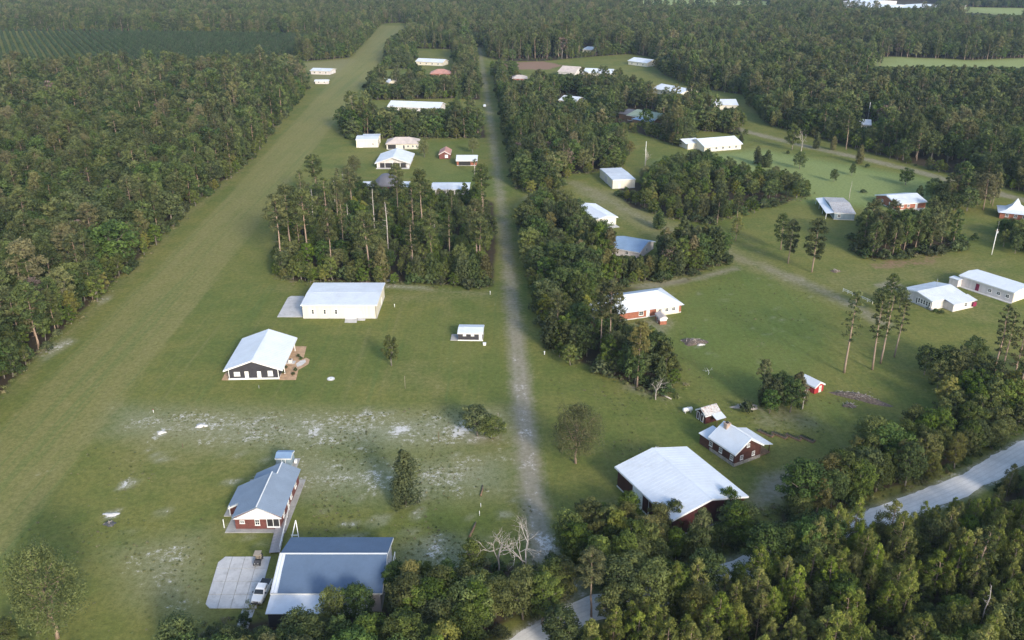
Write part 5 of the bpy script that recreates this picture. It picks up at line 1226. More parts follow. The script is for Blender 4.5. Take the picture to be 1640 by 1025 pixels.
# plantation rows beyond the left forest
px_ = PW([(-260, 101), (330, 100), (470, 90), (560, 63), (430, 57), (150, 53), (-260, 51)])
ca, sa = math.cos(.52), math.sin(.52); rp = np.stack([px_[:, 0] * ca + px_[:, 1] * sa, -px_[:, 0] * sa + px_[:, 1] * ca], -1); r_ = np.random.default_rng(31)
X_, Y_ = np.meshgrid(np.arange(rp[:, 0].min(), rp[:, 0].max(), 6.4), np.arange(rp[:, 1].min(), rp[:, 1].max(), 2.6)); X_ = X_.ravel() + r_.normal(0, .2, X_.size); Y_ = Y_.ravel() + r_.normal(0, .5, Y_.size); k_ = inside(X_, Y_, rp); X_, Y_ = X_[k_], Y_[k_]
x_, y_ = X_ * ca - Y_ * sa, X_ * sa + Y_ * ca; u_, v_, d_ = proj(x_, y_); k_ = (u_ > -100) & (u_ < 1700); x_, y_ = x_[k_], y_[k_]
for a_, b_ in zip(x_, y_): plant('plantation', a_, b_, random.uniform(4.6, 6.0), 'small dark young pine in the ruled rows of the far plantation', 'pines of the far plantation')
# scattered meadow trees on the right
r_ = np.random.default_rng(5)
x_, y_ = scatter(PW([(1030, 262), (1110, 245), (1215, 225), (1300, 245), (1460, 285), (1540, 320), (1480, 338), (1290, 322), (1215, 288), (1110, 255)]), 21, .45, True, False, 33)
for a_, b_ in zip(x_, y_): plant(['oak', 'bush', 'bush', 'snag', 'cedar'][r_.integers(0, 5)], a_, b_, [6, 2.5, 3.2, 8, 6][r_.integers(0, 5)] * r_.uniform(.7, 1.1), 'scattered small tree or bush in the bright green pasture', 'scattered growth in the pasture')
for t in TREES:
    if t[5] == 'scattered small tree or bush in the bright green pasture':
        t[5] = lab('standing alone in the bright green pasture')[t[0]]; t[3] = NOMINAL[t[0]] * random.uniform(.45, .75)

# single trees one can point at
for k, px, h, s in (('oak', (985, 985), 10.5, 'spreading oak overhanging the white road by the track junction'), ('oak', (1012, 955), 9, 'oak on the barn side of the white road by the track junction'), ('thicket', (880, 968), 9, 'scrub oak filling the corner between dirt track and white road'), ('thicket', (955, 925), 9.5, 'scrub oak just north of the junction patch of white road'),
      ('pine', (947, 988), 13, 'slender pine standing before the white patch of road at the junction'), ('thicket', (905, 962), 8, 'scrub oak leaning over the end of the dirt track'), ('oak', (1045, 985), 10, 'oak overhanging the white road right of the junction'), ('thicket', (868, 1000), 9.5, 'scrub oak at the outer bend of the white road'), ('oak', (900, 1052), 9, 'oak closing the white road at the bottom edge'),
      ('oak', (1225, 918), 10, 'oak overhanging the white road right of the barn corner'), ('thicket', (1262, 905), 9.5, 'scrub oak overhanging the white road right of the barn corner'), ('oak', (1120, 960), 10, 'oak overhanging the hidden stretch of white road below the barn'), ('thicket', (1085, 975), 9.5, 'scrub oak overhanging the hidden stretch of white road below the barn'), ('thicket', (925, 898), 8.5, 'scrub oak beside the foot of the dirt track'), ('bush', (885, 905), 2.4, 'bush at the very foot of the dirt track')): lone(k, px, h, s, 1.1)
lone('big_pine', (92, 1022), 17.5, 'big spreading pine with reddish trunk at the bottom left corner', 1.0)
for px, h, s in (((40, 1060), 4.5, 'left of'), ((120, 1075), 3.5, 'right of'), ((15, 1030), 5.0, 'farthest left beside')): lone('thicket', px, h, 'dark leafy bush ' + s + ' the big pine at the bottom left', 1.2)
lone('thicket', (627, 586), 8.5, 'lone dark little tree on the lawn between charcoal house and small shed', .9)
lone('cedar', (650, 808), 12.0, 'lone column shaped cedar on the sandy lot right of the brick house', 1.2)
lone('oak', (765, 698), 7.5, 'lone wide shrubby oak beside the dirt track at the edge of the sandy lot', 1.35); lone('thicket', (790, 702), 5.5, 'lower bushy oak pressed against the wide shrubby oak by the track', 1.7)
lone('dead', (790, 697), 6.5, 'small bare tree leaning out of the shrubby oak beside the track')
lone('big_pine', (922, 742), 14.2, 'lone broad crowned tree on the grass right of the dirt track', 1.0)
lone('cedar', (1055, 366), 7.2, 'round dark cedar standing alone on the tan lane bend', 1.5)
lone('pine', (1178, 372), 15, 'pine on the lawn left of the blue grey barn, nearest the scrub', .9); lone('forest_pine', (1148, 360), 14, 'tall pine in front of the scrub island'); lone('young_pine', (1178, 386), 11, 'thin young pine on the lawn right of the cedar row')
lone('forest_pine', (1262, 422), 15, 'left one of two pines on the lawn below the blue grey barn'); lone('forest_pine', (1300, 436), 18, 'right one of two pines on the lawn below the blue grey barn', 1.05)
lone('forest_pine', (1250, 400), 13, 'small pine just behind the two lawn pines below the blue grey barn')
for px, h, s in (((1352, 597), 22, 'leftmost of the tall thin pines on the meadow below the pale pinkish house'), ((1397, 592), 21, 'tall thin pine second from left on the meadow below the pale pinkish house'), ((1410, 582), 19, 'tall thin pine third from left on the meadow below the pale pinkish house'), ((1432, 572), 17, 'shortest tall pine nearest the dark trees below the pale pinkish house')): lone('thin_pine', px, h, s, 1.0)
for px, h in (((1588, 617), 22), ((1600, 617), 20), ((1615, 640), 21), ((1625, 655), 18)): TREES.append(['thin_pine', *P(*px)[:2], h, random.uniform(0, 6), 'tall thin pine beside the faint path at the right edge', 'tall thin pines beside the faint path', True, 1.0])
lone('pine', (1420, 515), 14, 'pine in front of the white rail fence left of the pink house', .9); lone('oak', (1412, 500), 8, 'rounded oak in front of the white rail fence'); lone('oak', (1440, 494), 7, 'rounded oak against the left corner of the pink house')
lone('dead', (798, 925), 12.0, 'tall white bare tree at the foot of the dirt track, leftmost of the pair', 1.0); lone('dead', (842, 935), 12.5, 'white bare tree at the foot of the dirt track, rightmost of the pair', .9)
lone('dead', (1050, 640), 6.5, 'grey bare shrub at the tip of the dark strip by the round meadow', 1.3)
for px, h, s in (((962, 575), 20, 'left'), ((975, 577), 22, 'right')): lone('pine', px, h, s + ' one of two bare stemmed pines in front of the hip roofed house', .9)
lone('pine', (1020, 620), 17, 'bare stemmed pine at the tip of the dark strip near the track'); lone('pine', (893, 545), 14, 'pine on the track side of the dark strip'); 
lone('cedar', (882, 555), 10.5, 'dense cedar at the track side of the dark strip', 1.2); lone('cedar', (905, 560), 9.0, 'shorter dense cedar at the track side of the dark strip', 1.3)
for px, k, h, s in (((1240, 655), 'oak', 8, 'rounded oak beside the tiny crimson shed'), ((1265, 660), 'oak', 8.5, 'darker rounded oak beside the tiny crimson shed'), ((1225, 650), 'cedar', 8, 'cedar beside the tiny crimson shed'), ((1218, 645), 'pine', 11, 'thin pine beside the tiny crimson shed'), ((1285, 655), 'dead', 8, 'bare tree beside the tiny crimson shed'), ((1196, 660), 'bush', 2.8, 'low bush right of the rusty roofed red shed')): lone(k, px, h, s, 1.0)
for k, px, h, s in (('oak', (1250, 645), 8, 'oak in the middle of the dark clump by the crimson shed'), ('cedar', (1275, 648), 9, 'cedar at the right of the dark clump by the crimson shed'), ('oak', (1232, 662), 6, 'low oak in front of the dark clump by the crimson shed'), ('oak', (1530, 610), 9, 'dark oak third from left on the meadow edge below the pale pinkish house'), ('oak', (1555, 600), 10, 'dark oak fourth from left on the meadow edge below the pale pinkish house'), ('thicket', (1500, 625), 8, 'brighter scrub oak before the dark oaks of the meadow edge'), ('oak', (1580, 625), 9, 'dark oak farthest right on the meadow edge below the pale pinkish house')): lone(k, px, h, s, 1.1)
lone('oak', (1480, 600), 8.5, 'dark rounded oak on the meadow edge below the pale pinkish house'); lone('oak', (1510, 605), 9.5, 'darkest rounded oak on the meadow edge below the pale pinkish house')
lone('oak', (680, 252), 9, 'rounded oak between the grey gabled house and the toy red shed'); lone('oak', (568, 280), 9.5, 'oak left of the grey gabled house'); lone('oak', (600, 320), 8, 'oak left of the round dark roofed house')
lone('oak', (757, 245), 8, 'oak behind the house with the pale blue slab roof'); lone('dead', (1033, 272), 12, 'tall pale bare tree at the meadow edge near the cream gabled house'); lone('dead', (1283, 242), 13, 'tall pale bare tree beside the grey lane')
lone('cedar', (1307, 238), 8.5, 'broad cedar beside the grey lane'); lone('cedar', (1334, 240), 8, 'slimmer cedar beside the grey lane'); lone('oak', (1268, 240), 13, 'white stemmed tree beside the grey lane'); lone('pine', (1355, 240), 19, 'tall pine with pale leaning stem beside the grey lane')
lone('cedar', (1376, 262), 9, 'bright column shaped cedar at the grey lane'); lone('cedar', (1212, 262), 9.5, 'slim cedar column in the upper pasture, left one'); lone('cedar', (1228, 268), 9, 'slim cedar column in the upper pasture, right one')
lone('bush', (1560, 385), 2.5, 'bush beside the utility pole'); 
for i, px in enumerate([(1478, 488), (1488, 495), (1498, 500), (1508, 502)]): TREES.append(['bush', *P(*px)[:2], 1.3, i, 'clipped low hedge bush along the pink house wall', 'hedge bushes along the pink house', True, 1.1])
for i, px in enumerate([(1570, 452), (1580, 458), (1592, 463)]): TREES.append(['bush', *P(*px)[:2], 2.0, i, 'leafy bush between the pink house and the long white hangar', 'bushes between pink house and long hangar', True, 1.2])
for i, px in enumerate([(455, 598), (458, 590), (478, 572), (482, 576), (470, 600), (473, 594)]): TREES.append(['bush', *P(*px)[:2], .9, i, 'small garden shrub in the tan mulch bed by the charcoal house', 'garden shrubs in the mulch bed', True, 1.0])
for i, px in enumerate([(1080, 850), (1055, 860), (1160, 830), (1010, 835)]): lone('thicket', px, (7, 8, 7.5, 7)[i], ('scrub oak pressed against the front corner of the red barn', 'scrub oak left of the red barn corner', 'bright scrub oak at the right end of the red barn', 'leafy scrub oak at the left wall of the red barn')[i])
lone('forest_pine', (1115, 900), 11, 'umbrella topped pine in front of the red barn', .8); lone('thicket', (535, 1010), 9, 'sparse yellowing tree in front of the white lean-to', .8); lone('oak', (575, 1000), 8, 'dark oak in front of the white lean-to')

# ---- put them in: the largest 300 of each kind one by one, the rest as one mass per kind
def lod_of(d): return 0 if d < 190 else 1 if d < 480 else 2
def set_wide(o, s, wide): o.scale = (s * wide, s * wide, s)
STUFF = {'thin_pine': 'thin_pine_stand', 'plantation': 'pine_plantation', 'oak': 'oak_forest', 'thicket': 'scrub_forest', 'pine': 'tall_pine_stand', 'forest_pine': 'pine_forest', 'young_pine': 'young_pine_mass', 'cedar': 'cedar_stand', 'bush': 'undergrowth', 'brown': 'dying_trees_mass', 'dead': 'bare_trees_mass', 'snag': 'snag_mass'}
STUFF_LABEL = {'thin_pine': 'mass of thin pines', 'plantation': 'mass of dark young pines ruled in rows across the far plantation', 'oak': 'mass of rounded green oak crowns filling the deeper woods', 'thicket': 'mass of slender scrub oaks filling the deeper thickets', 'pine': 'mass of tall bare stemmed pines deeper in the stands', 'forest_pine': 'mass of olive green pine crowns filling the deeper forest',
               'young_pine': 'mass of yellow green young pines south of the white road', 'cedar': 'mass of dense cedars deeper in the strips', 'bush': 'undergrowth filling the floor of the woods', 'brown': 'sprinkling of reddish brown dying trees in the far forests', 'dead': 'sprinkling of bare pale trees in the far forests', 'snag': 'sprinkling of dead snags in the woods'}

def mass_nodes(colln):
    ng = bpy.data.node_groups.new('scatter_' + colln.name, 'GeometryNodeTree')
    ng.interface.new_socket('Geometry', in_out='INPUT', socket_type='NodeSocketGeometry'); ng.interface.new_socket('Geometry', in_out='OUTPUT', socket_type='NodeSocketGeometry')
    gi = ng.nodes.new('NodeGroupInput'); go = ng.nodes.new('NodeGroupOutput'); mp = ng.nodes.new('GeometryNodeMeshToPoints'); iop = ng.nodes.new('GeometryNodeInstanceOnPoints')
    ci = ng.nodes.new('GeometryNodeCollectionInfo'); ci.inputs['Collection'].default_value = colln; ci.inputs['Separate Children'].default_value = True; ci.inputs['Reset Children'].default_value = True
    def att(n, t):
        a = ng.nodes.new('GeometryNodeInputNamedAttribute'); a.data_type = t; a.inputs['Name'].default_value = n; return a.outputs['Attribute']
    e = ng.nodes.new('FunctionNodeEulerToRotation')
    L_ = ng.links.new
    L_(gi.outputs[0], mp.inputs[0]); L_(mp.outputs[0], iop.inputs['Points']); L_(ci.outputs[0], iop.inputs['Instance']); iop.inputs['Pick Instance'].default_value = True
    L_(att('variant', 'INT'), iop.inputs['Instance Index']); L_(att('turn', 'FLOAT_VECTOR'), e.inputs[0]); L_(e.outputs[0], iop.inputs['Rotation']); L_(att('size', 'FLOAT_VECTOR'), iop.inputs['Scale'])
    L_(iop.outputs[0], go.inputs[0]); return ng

def joined(tm, lm, name):
    """trunk and leaves as one mesh for the masses"""
    v, f, mi, ti = [], [], [], []
    mats = []
    for m in (tm, lm):
        if m is None: continue
        a = np.empty(len(m.vertices) * 3); m.vertices.foreach_get('co', a); k = sum(len(q) for q in v)
        v.append(a.reshape(-1, 3)); f += [tuple(i + k for i in p.vertices) for p in m.polygons]; mi += [len(mats)] * len(m.polygons); mats.append(m.materials[0])
        t = np.zeros(len(m.vertices))
        if 'tint' in m.attributes: m.attributes['tint'].data.foreach_get('value', t)
        ti.append(t)
    me = bpy.data.meshes.new(name); me.from_pydata(np.concatenate(v).tolist(), [], f)
    for q in mats: me.materials.append(q)
    me.polygons.foreach_set('material_index', mi); at = me.attributes.new('tint', 'FLOAT', 'POINT'); at.data.foreach_set('value', np.concatenate(ti).astype(np.float32)); me.update(); return me

def plant_all():
    by = {}
    for t in TREES:
        if len(t) == 8: t.append(random.uniform(.8, 1.25))
        by.setdefault(t[0], []).append(t)
    for kind, lst in by.items():
        K = KINDS[kind]
        u, v, d = proj(np.array([t[1] for t in lst]), np.array([t[2] for t in lst]), np.array([t[3] * .6 for t in lst]))
        size = np.array([t[3] for t in lst]) / d; seen = (u > -25) & (u < 1665) & (v > -15) & (v < 1045)
        rank = np.where(np.array([t[7] for t in lst]), 1e3, 0) + np.where(seen, size, -1)
        order = np.argsort(-rank); cap = 295; rest = []; protos = {}
        n = 0
        for i in order:
            t = lst[i]; lod = lod_of(d[i])
            if (seen[i] or t[7]) and n < cap:
                n += 1; var = random.randrange(len(K['lods'][lod])); tm, lm = K['lods'][lod][var]; s = t[3] / NOMINAL[kind]
                root = empty(K['thing'], (t[1], t[2], 0), t[4], t[5], K['cat'], t[6]); root.empty_display_size = 1; set_wide(root, s, t[8])
                if (lod, var) not in protos:
                    a = [bpy.data.objects.new('trunk' if kind != 'bush' else 'stems', tm)]
                    if lm: a.append(bpy.data.objects.new(K['part'], lm))
                    for o in a: COL.objects.link(o); o.parent = root
                    protos[(lod, var)] = a
                else:
                    for p in protos[(lod, var)]:
                        o = p.copy(); COL.objects.link(o); o.parent = root
            else: rest.append(i)
        if rest:
            cc = bpy.data.collections.new(kind + '_sources'); base = []
            for li, vs_ in enumerate(K['lods']):
                base.append(len(cc.objects))
                for k, (tm, lm) in enumerate(vs_): cc.objects.link(bpy.data.objects.new('%s_%d%d' % (kind, li, k), joined(tm, lm, kind + '_whole')))
            m = bpy.data.meshes.new(STUFF[kind]); m.from_pydata([(lst[i][1], lst[i][2], 0) for i in rest], [], [])
            va = [base[lod_of(d[i])] + random.randrange(len(K['lods'][lod_of(d[i])])) for i in rest]
            m.attributes.new('variant', 'INT', 'POINT').data.foreach_set('value', va)
            m.attributes.new('turn', 'FLOAT_VECTOR', 'POINT').data.foreach_set('vector', np.array([(0, 0, lst[i][4]) for i in rest], dtype=np.float32).ravel())
            sc = [(lst[i][3] / NOMINAL[kind], lst[i][8]) for i in rest]
            m.attributes.new('size', 'FLOAT_VECTOR', 'POINT').data.foreach_set('vector', np.array([(a * b, a * b, a) for a, b in sc], dtype=np.float32).ravel())
            o = bpy.data.objects.new(STUFF[kind], m); COL.objects.link(o); tag(o, STUFF_LABEL[kind], 'forest', kind='stuff')
            md = o.modifiers.new('scatter', 'NODES'); md.node_group = mass_nodes(cc)
        print(kind, len(lst), 'single', n, 'mass', len(rest))
plant_all()

# ------------------------------------------------------------------ vehicles and small things
def wheel(root, x, y, r, w):
    t = MB(); k = 14
    pr = [(.55, -.5), (.92, -.5), (1.0, -.32), (1.0, .32), (.92, .5), (.55, .5)]
    vs_ = [(x + math.cos(a) * r * p, y + q * w, r + math.sin(a) * r * p) for a in [2 * math.pi * i / k for i in range(k)] for p, q in pr]
    n = len(pr); fs = [(i * n + j, ((i + 1) % k) * n + j, ((i + 1) % k) * n + (j + 1) % n, i * n + (j + 1) % n) for i in range(k) for j in range(n)]
    t.poly(vs_, fs, True); o = recalc(t.build('wheel', M['rubber'], root))
    MB().tube([(x, y - w * .42, r), (x, y + w * .42, r)], [r * .56, r * .56], 12).build('rim', M['galvanised'], o)

def body_loft(mb, secs):
    """sections along x: (x, half width low, half width high, z low, z high)"""
    k = []
    for x, w0, w1, z0, z1 in secs: k += [(x, -w0, z0), (x, -w0, z0 + (z1 - z0) * .6), (x, -w1, z1), (x, w1, z1), (x, w0, z0 + (z1 - z0) * .6), (x, w0, z0)]
    n = len(secs); fs = [(i * 6 + j, i * 6 + (j + 1) % 6, (i + 1) * 6 + (j + 1) % 6, (i + 1) * 6 + j) for i in range(n - 1) for j in range(6)]
    fs += [tuple(range(5, -1, -1)), tuple(range((n - 1) * 6, n * 6))]
    return mb.poly(k, fs)

def pickup():
    a, b = P(412, 969), P(428, 938); h = (a + b) / 2; rz = math.atan2((a - b).y, (a - b).x)
    root = empty('pickup_truck', (h.x, h.y, .11), rz, 'white pickup truck with dark bed cover parked on the concrete driveway', 'truck')
    mb = MB(); body_loft(mb, [(-2.75, .86, .84, .55, 1.12), (-2.7, .95, .92, .45, 1.18), (-.2, .97, .94, .42, 1.2), (1.2, .97, .93, .42, 1.2), (2.45, .94, .82, .45, 1.12), (2.75, .84, .7, .5, 1.0)])
    recalc(mb.build('body', M['carpaint'], root))
    cb = MB(); body_loft(cb, [(-.95, .88, .70, 1.17, 1.55), (-.75, .88, .72, 1.17, 1.86), (.45, .88, .72, 1.17, 1.88), (.7, .88, .72, 1.17, 1.8), (1.35, .88, .74, 1.17, 1.24)])
    recalc(cb.build('cab', M['carpaint'], root))
    MB().poly([(.78, -.70, 1.76), (.78, .70, 1.76), (1.34, .78, 1.27), (1.34, -.78, 1.27)], [(0, 1, 2, 3)]).build('windscreen', M['glass'], root)
    root.children[-1].location = (.03, 0, .04)
    MB().box((-.93, 0, 1.55), (.06, 1.3, .34)).build('rear_window', M['glass'], root)
    for s in (-1, 1):
        MB().prism([(-.65, 1.32), (.75, 1.32), (.5, 1.74), (-.6, 1.74)], s * .845 - .03, s * .845 + .03).build('side_window', M['glass'], root)
        MB().box((2.66, s * .6, .88), (.2, .3, .18)).build('headlight', M['lamp'], root)
        MB().box((-2.76, s * .8, .95), (.06, .14, .3)).build('tail_light', M['bright_red'], root)
        MB().box((.95, s * 1.08, 1.3), (.16, .24, .18)).build('mirror', M['black'], root)
        for x in (-1.65, 1.75): wheel(root, x, s * .84, .40, .26)
    MB().box((-1.8, 0, 1.21), (1.66, 1.66, .05)).build('bed_cover', M['black'], root)
    MB().box((2.8, 0, .6), (.12, 1.7, .2)).build('bumper', M['dark_metal'], root)
    MB().box((2.74, 0, .86), (.08, .8, .2)).build('grille', M['dark_metal'], root)
pickup()

def buggy():
    a, b = P(411, 909), P(417, 893); h = (a + b) / 2; rz = math.atan2((a - b).y, (a - b).x)
    root = empty('golf_cart', (h.x, h.y, .11), rz, 'dark utility buggy with tan canopy parked on the concrete driveway', 'buggy')
    mb = MB(); body_loft(mb, [(-1.3, .5, .48, .32, .72), (-.3, .58, .55, .3, .6), (.5, .58, .55, .3, .56), (.75, .56, .5, .3, .98), (1.3, .48, .4, .34, .78)]); recalc(mb.build('body', M['dark_metal'], root))
    for x in (-.35,): MB().box((x, 0, .74), (.5, 1.05, .16)).box((x - .25, 0, 1.0), (.14, 1.05, .45)).build('seat', M['seat_tan'], root)
    fr = MB()
    for s in (-1, 1): fr.bar((-.75, s * .5, .6), (-.65, s * .5, 1.8), .05); fr.bar((.75, s * .5, .9), (.45, s * .5, 1.8), .05)
    fr.build('frame', M['black'], root); MB().box((-.12, 0, 1.83), (1.45, 1.2, .07)).build('canopy', M['seat_tan'], root)
    MB().box((-1.0, 0, .8), (.6, 1.0, .3)).build('cargo_box', M['black'], root); MB().tube([(.55, -.25, .85), (.3, -.25, 1.05)], [.03, .03], 6).tube([(.3, -.42, 1.05), (.3, -.08, 1.05)], [.03, .03], 6).build('steering_wheel', M['black'], root)
    for s in (-1, 1):
        MB().box((1.3, s * .3, .68), (.06, .16, .1)).build('headlight', M['lamp'], root)
        for x in (-.85, .9): wheel(root, x, s * .52, .26, .22)
buggy()

def far_car():
    c = P(776, 171); root = empty('car', (c.x, c.y, .02), math.radians(95), 'tiny white car far up the dirt track', 'car')
    mb = MB(); body_loft(mb, [(-2.3, .82, .75, .45, .9), (-2.2, .9, .85, .35, 1.0), (2.0, .9, .85, .35, .95), (2.3, .8, .7, .4, .8)]); recalc(mb.build('body', M['carpaint'], root))
    cb = MB(); body_loft(cb, [(-1.7, .82, .6, .95, 1.05), (-1.2, .82, .66, .95, 1.55), (.4, .82, .66, .95, 1.55), (1.1, .82, .7, .95, 1.0)]); recalc(cb.build('cabin', M['carpaint'], root))
    MB().box((-.4, 0, 1.28), (1.4, 1.52, .3)).build('windows', M['glass'], root)
    for s in (-1, 1):
        for x in (-1.4, 1.4): wheel(root, x, s * .8, .34, .22)
far_car()

# buried tank lid, tyre, posts and logs on the lots
c = P(530, 607); root = empty('tank_lid', c, 0, 'round white concrete lid set in the lawn right of the charcoal house', 'lid')
MB().tube([(0, 0, -.1), (0, 0, .16)], [.95, .95], 24).build('rim', M['concrete'], root); MB().tube([(0, 0, .1), (0, 0, .22)], [.72, .70], 24).build('cover', M['white_paint'], root); MB().box((0, 0, .26), (.4, .08, .06)).build('handle', M['dark_metal'], root)
r, L, D = house('shed', 'small charcoal shed with pale blue roof and white door beside the dirt track', 'shed', (734, 545.5), (773, 546), (772, 537), 0, 2.4, .45, 'u', 'charcoal', 'white_roof', .15, .35, inset=False, rib=.7, depth=5.0, gap=2)
for s in (-1.6, .6): opening(r, L, D, 'front', s, 1.5, .85, .5, bars=(0, 0), fill=M['white_paint'])
opening(r, L, D, 'front', L / 2 - .55, .1, .9, 1.9, 'door'); MB().box((-L / 2 - 1.1, -.6, .06), (2.1, D - 1, .25)).build('ramp', M['old_concrete'], r)
MB().box((0, -D / 2 - .05, .15), (L + .2, .14, .3)).build('skirt_board', M['white_paint'], r)
c = P(776, 552.5); root = empty('well_box', c, 0, 'little white well box at the corner of the small charcoal shed', 'box'); MB().box((0, 0, .3), (.8, .7, .6)).build('case', M['white_paint'], root); MB().box((0, 0, .64), (.9, .8, .08)).build('lid', M['white_paint'], root)
c = P(466, 581); root = empty('air_conditioner', c, 0, 'white boxed air conditioner on its pad beside the charcoal house', 'air conditioner')
MB().box((0, 0, .1), (2.2, 1.7, .14)).build('pad', M['concrete'], root); MB().box((-.1, 0, .6), (1.0, .9, .85)).build('case', M['pale_siding'], root); MB().tube([(-.1, 0, 1.0), (-.1, 0, 1.06)], [.36, .36], 14).build('fan_grille', M['dark_metal'], root)

def post(px, h, r, mat, label, name='marker_post', lean=(0, 0), cap=None, group=None):
    c = P(*px); root = empty(name, c, 0, label, 'post', group); MB().tube([(0, 0, -.2), (lean[0], lean[1], h)], [r, r * .9], 7).build('shaft', M[mat], root)
    if cap: MB().tube([(lean[0], lean[1], h - .02), (lean[0], lean[1], h + .12)], [r * 1.5, r * 1.3], 7).build('cap', M[cap], root)
    return root
post((872, 568), .9, .14, 'white_paint', 'short white post on the grass right of the dirt track', cap='white_paint')
post((649, 622), 3.4, .05, 'seat_tan', 'tall thin tan stake on the lawn below the lone thin tree', 'stake')
post((703, 707), 2.4, .05, 'wood', 'thin stake standing in the sandy lot', 'stake')
post((632, 492), .9, .09, 'white_paint', 'short white post on the lawn right of the cream hangar', cap='white_paint')
post((246, 661), .8, .07, 'white_paint', 'pale marker stub at the runway side of the sandy lot', cap='bright_red')
post((768, 826), 1.1, .06, 'white_paint', 'short white stake above the fallen log near the track', 'stake'); post((770, 812), .9, .06, 'white_paint', 'short white stake farther above the fallen log near the track', 'stake')
post((785, 472), 1.1, .09, 'white_paint', 'white gate post beside the track at the grove corner', cap='white_paint'); post((293, 717), 1.0, .06, 'wood', 'thin wooden stub in the left of the sandy lot', 'stake')
post((415, 622), .9, .05, 'galvanised', 'thin metal pin on the lawn in front of the charcoal house', 'stake')

def log(px0, px1, r, label, mat='wood'):
    a, b = P(*px0), P(*px1); root = empty('fallen_log', (a + b) / 2, 0, label, 'log'); o = Vector(root.location); d = (b - a)
    MB().tube([a - o + Vector((0, 0, r)), (a + b) / 2 - o + Vector((.1, .05, r * 1.1)), b - o + Vector((0, 0, r * .8))], [r, r * .9, r * .7], 8).build('stem', M[mat], root)
    MB().tube([(0, 0, r), (.5, .5, r * 2.2)], [r * .4, r * .2], 5).build('stub', M[mat], root)
log((752, 861), (762, 838), .22, 'weathered log lying on the green grass left of the lower track')
log((770, 795), (773, 778), .16, 'thin log lying at the sandy lot edge beside the track')
log((1055, 632), (1075, 640), .2, 'grey log under the tip of the dark strip', 'bark_dead')

c = P(787, 702); root = empty('tyre', c, 0, 'old tyre standing under the shrubby oak beside the track', 'tyre')
k = 16; t = MB(); t.poly([((.42 + .16 * math.cos(b_)) * math.cos(a_), .16 * math.sin(b_), .5 + (.42 + .16 * math.cos(b_)) * math.sin(a_)) for a_ in [6.2832 * i / k for i in range(k)] for b_ in [6.2832 * j / 6 for j in range(6)]], [(i * 6 + j, ((i + 1) % k) * 6 + j, ((i + 1) % k) * 6 + (j + 1) % 6, i * 6 + (j + 1) % 6) for i in range(k) for j in range(6)], True)
t.build('ring', M['rubber'], root); MB().tube([(0, -.05, .5), (0, .05, .5)], [.24, .24], 12).build('hub', M['galvanised'], root)

def heap(px, rx, ry, h, mat, name, label, cat, seed, bits=14, bitmat=None, rz=0):
    r = np.random.default_rng(seed); c = P(*px); root = empty(name, c, rz, label, cat); n, m_ = 16, 6; vs_ = []; k = .0
    for i in range(m_):
        f = i / (m_ - 1)
        for j in range(n):
            a = 2 * math.pi * j / n; q = (1 - f) * (1 + .25 * math.sin(3 * a + seed) + r.normal(0, .08)); vs_.append((rx * q * math.cos(a), ry * q * math.sin(a), -.05 + h * (1 - (1 - f) ** 2) * (1 + r.normal(0, .10))))
    fs = [(i * n + j, i * n + (j + 1) % n, (i + 1) * n + (j + 1) % n, (i + 1) * n + j) for i in range(m_ - 1) for j in range(n)]
    MB().poly(vs_, fs, True).build('mound', M[mat], root)
    bm_ = MB()
    for i in range(bits):
        a = r.uniform(0, 6.28); q = r.uniform(0, .9); p = np.array([rx * q * math.cos(a), ry * q * math.sin(a), h * (1 - q * q) * .8 + .1]); d = unit(r.normal(size=3) * np.array([1, 1, .35])) * r.uniform(.3, 1.0) * min(rx, 1.6)
        bm_.tube([tuple(p - d * .5), tuple(p + d * .5)], [.06, .03], 4)
    if bits: o = bm_.build('branches', M[bitmat or 'bark_dead'], root); o['kind'] = 'stuff'
    return root
heap((1110, 548), 3.6, 2.2, .9, 'brush', 'debris_pile', 'dark burnt debris pile on the round meadow', 'debris pile', 1, 34)
heap((1122, 552), 1.1, .7, .35, 'sandpile', 'ash_heap', 'pale ash heap beside the burnt pile on the round meadow', 'heap', 2, 4)
heap((1378, 638), 6.5, 1.7, 1.1, 'brush', 'brush_pile', 'long grey brush pile right of the tiny crimson shed', 'brush pile', 3, 60, rz=-.55)
heap((1360, 650), 1.6, 1.0, .7, 'brush', 'brush_pile', 'small dark brush heap below the long brush pile', 'brush pile', 4, 14)
heap((176, 840), 1.2, .7, .7, 'dark_metal', 'scrap_heap', 'small dark heap beside a sand patch left of the brick house', 'heap', 5, 6)
heap((178, 824), 1.7, .7, .3, 'sandpile', 'sand_heap', 'small white sand heap left of the brick house', 'sand heap', 6, 0)
heap((258, 693), 1.1, .7, .45, 'sandpile', 'sand_heap', 'white sand heap near the runway side of the sandy lot', 'sand heap', 7, 0)
heap((322, 682), 1.5, .9, .45, 'sandpile', 'sand_heap', 'second white sand heap, right of the one nearest the runway', 'sand heap', 8, 0)
heap((580, 451), 2.4, 1.2, .9, 'brush', 'brush_pile', 'grey brush pile behind the cream hangar', 'brush pile', 9, 30)
heap((625, 450), 2.2, 1.0, .5, 'sandpile', 'soil_heap', 'pale soil heap at the grove front behind the cream hangar', 'heap', 10, 10)
heap((1195, 652), 3.2, 1.4, .7, 'stone', 'rubble_pile', 'rubble and firewood pile behind the log house chimney', 'rubble pile', 11, 40)
heap((1235, 642), 1.8, 1.0, .8, 'pale_siding', 'scrap_heap', 'scrap heap with pale sheets under trees by the crimson shed', 'heap', 12, 16)
heap((1338, 435), 1.6, .9, .7, 'brush', 'brush_pile', 'small brush heap on the grass above the white rail fence', 'brush pile', 13, 14)

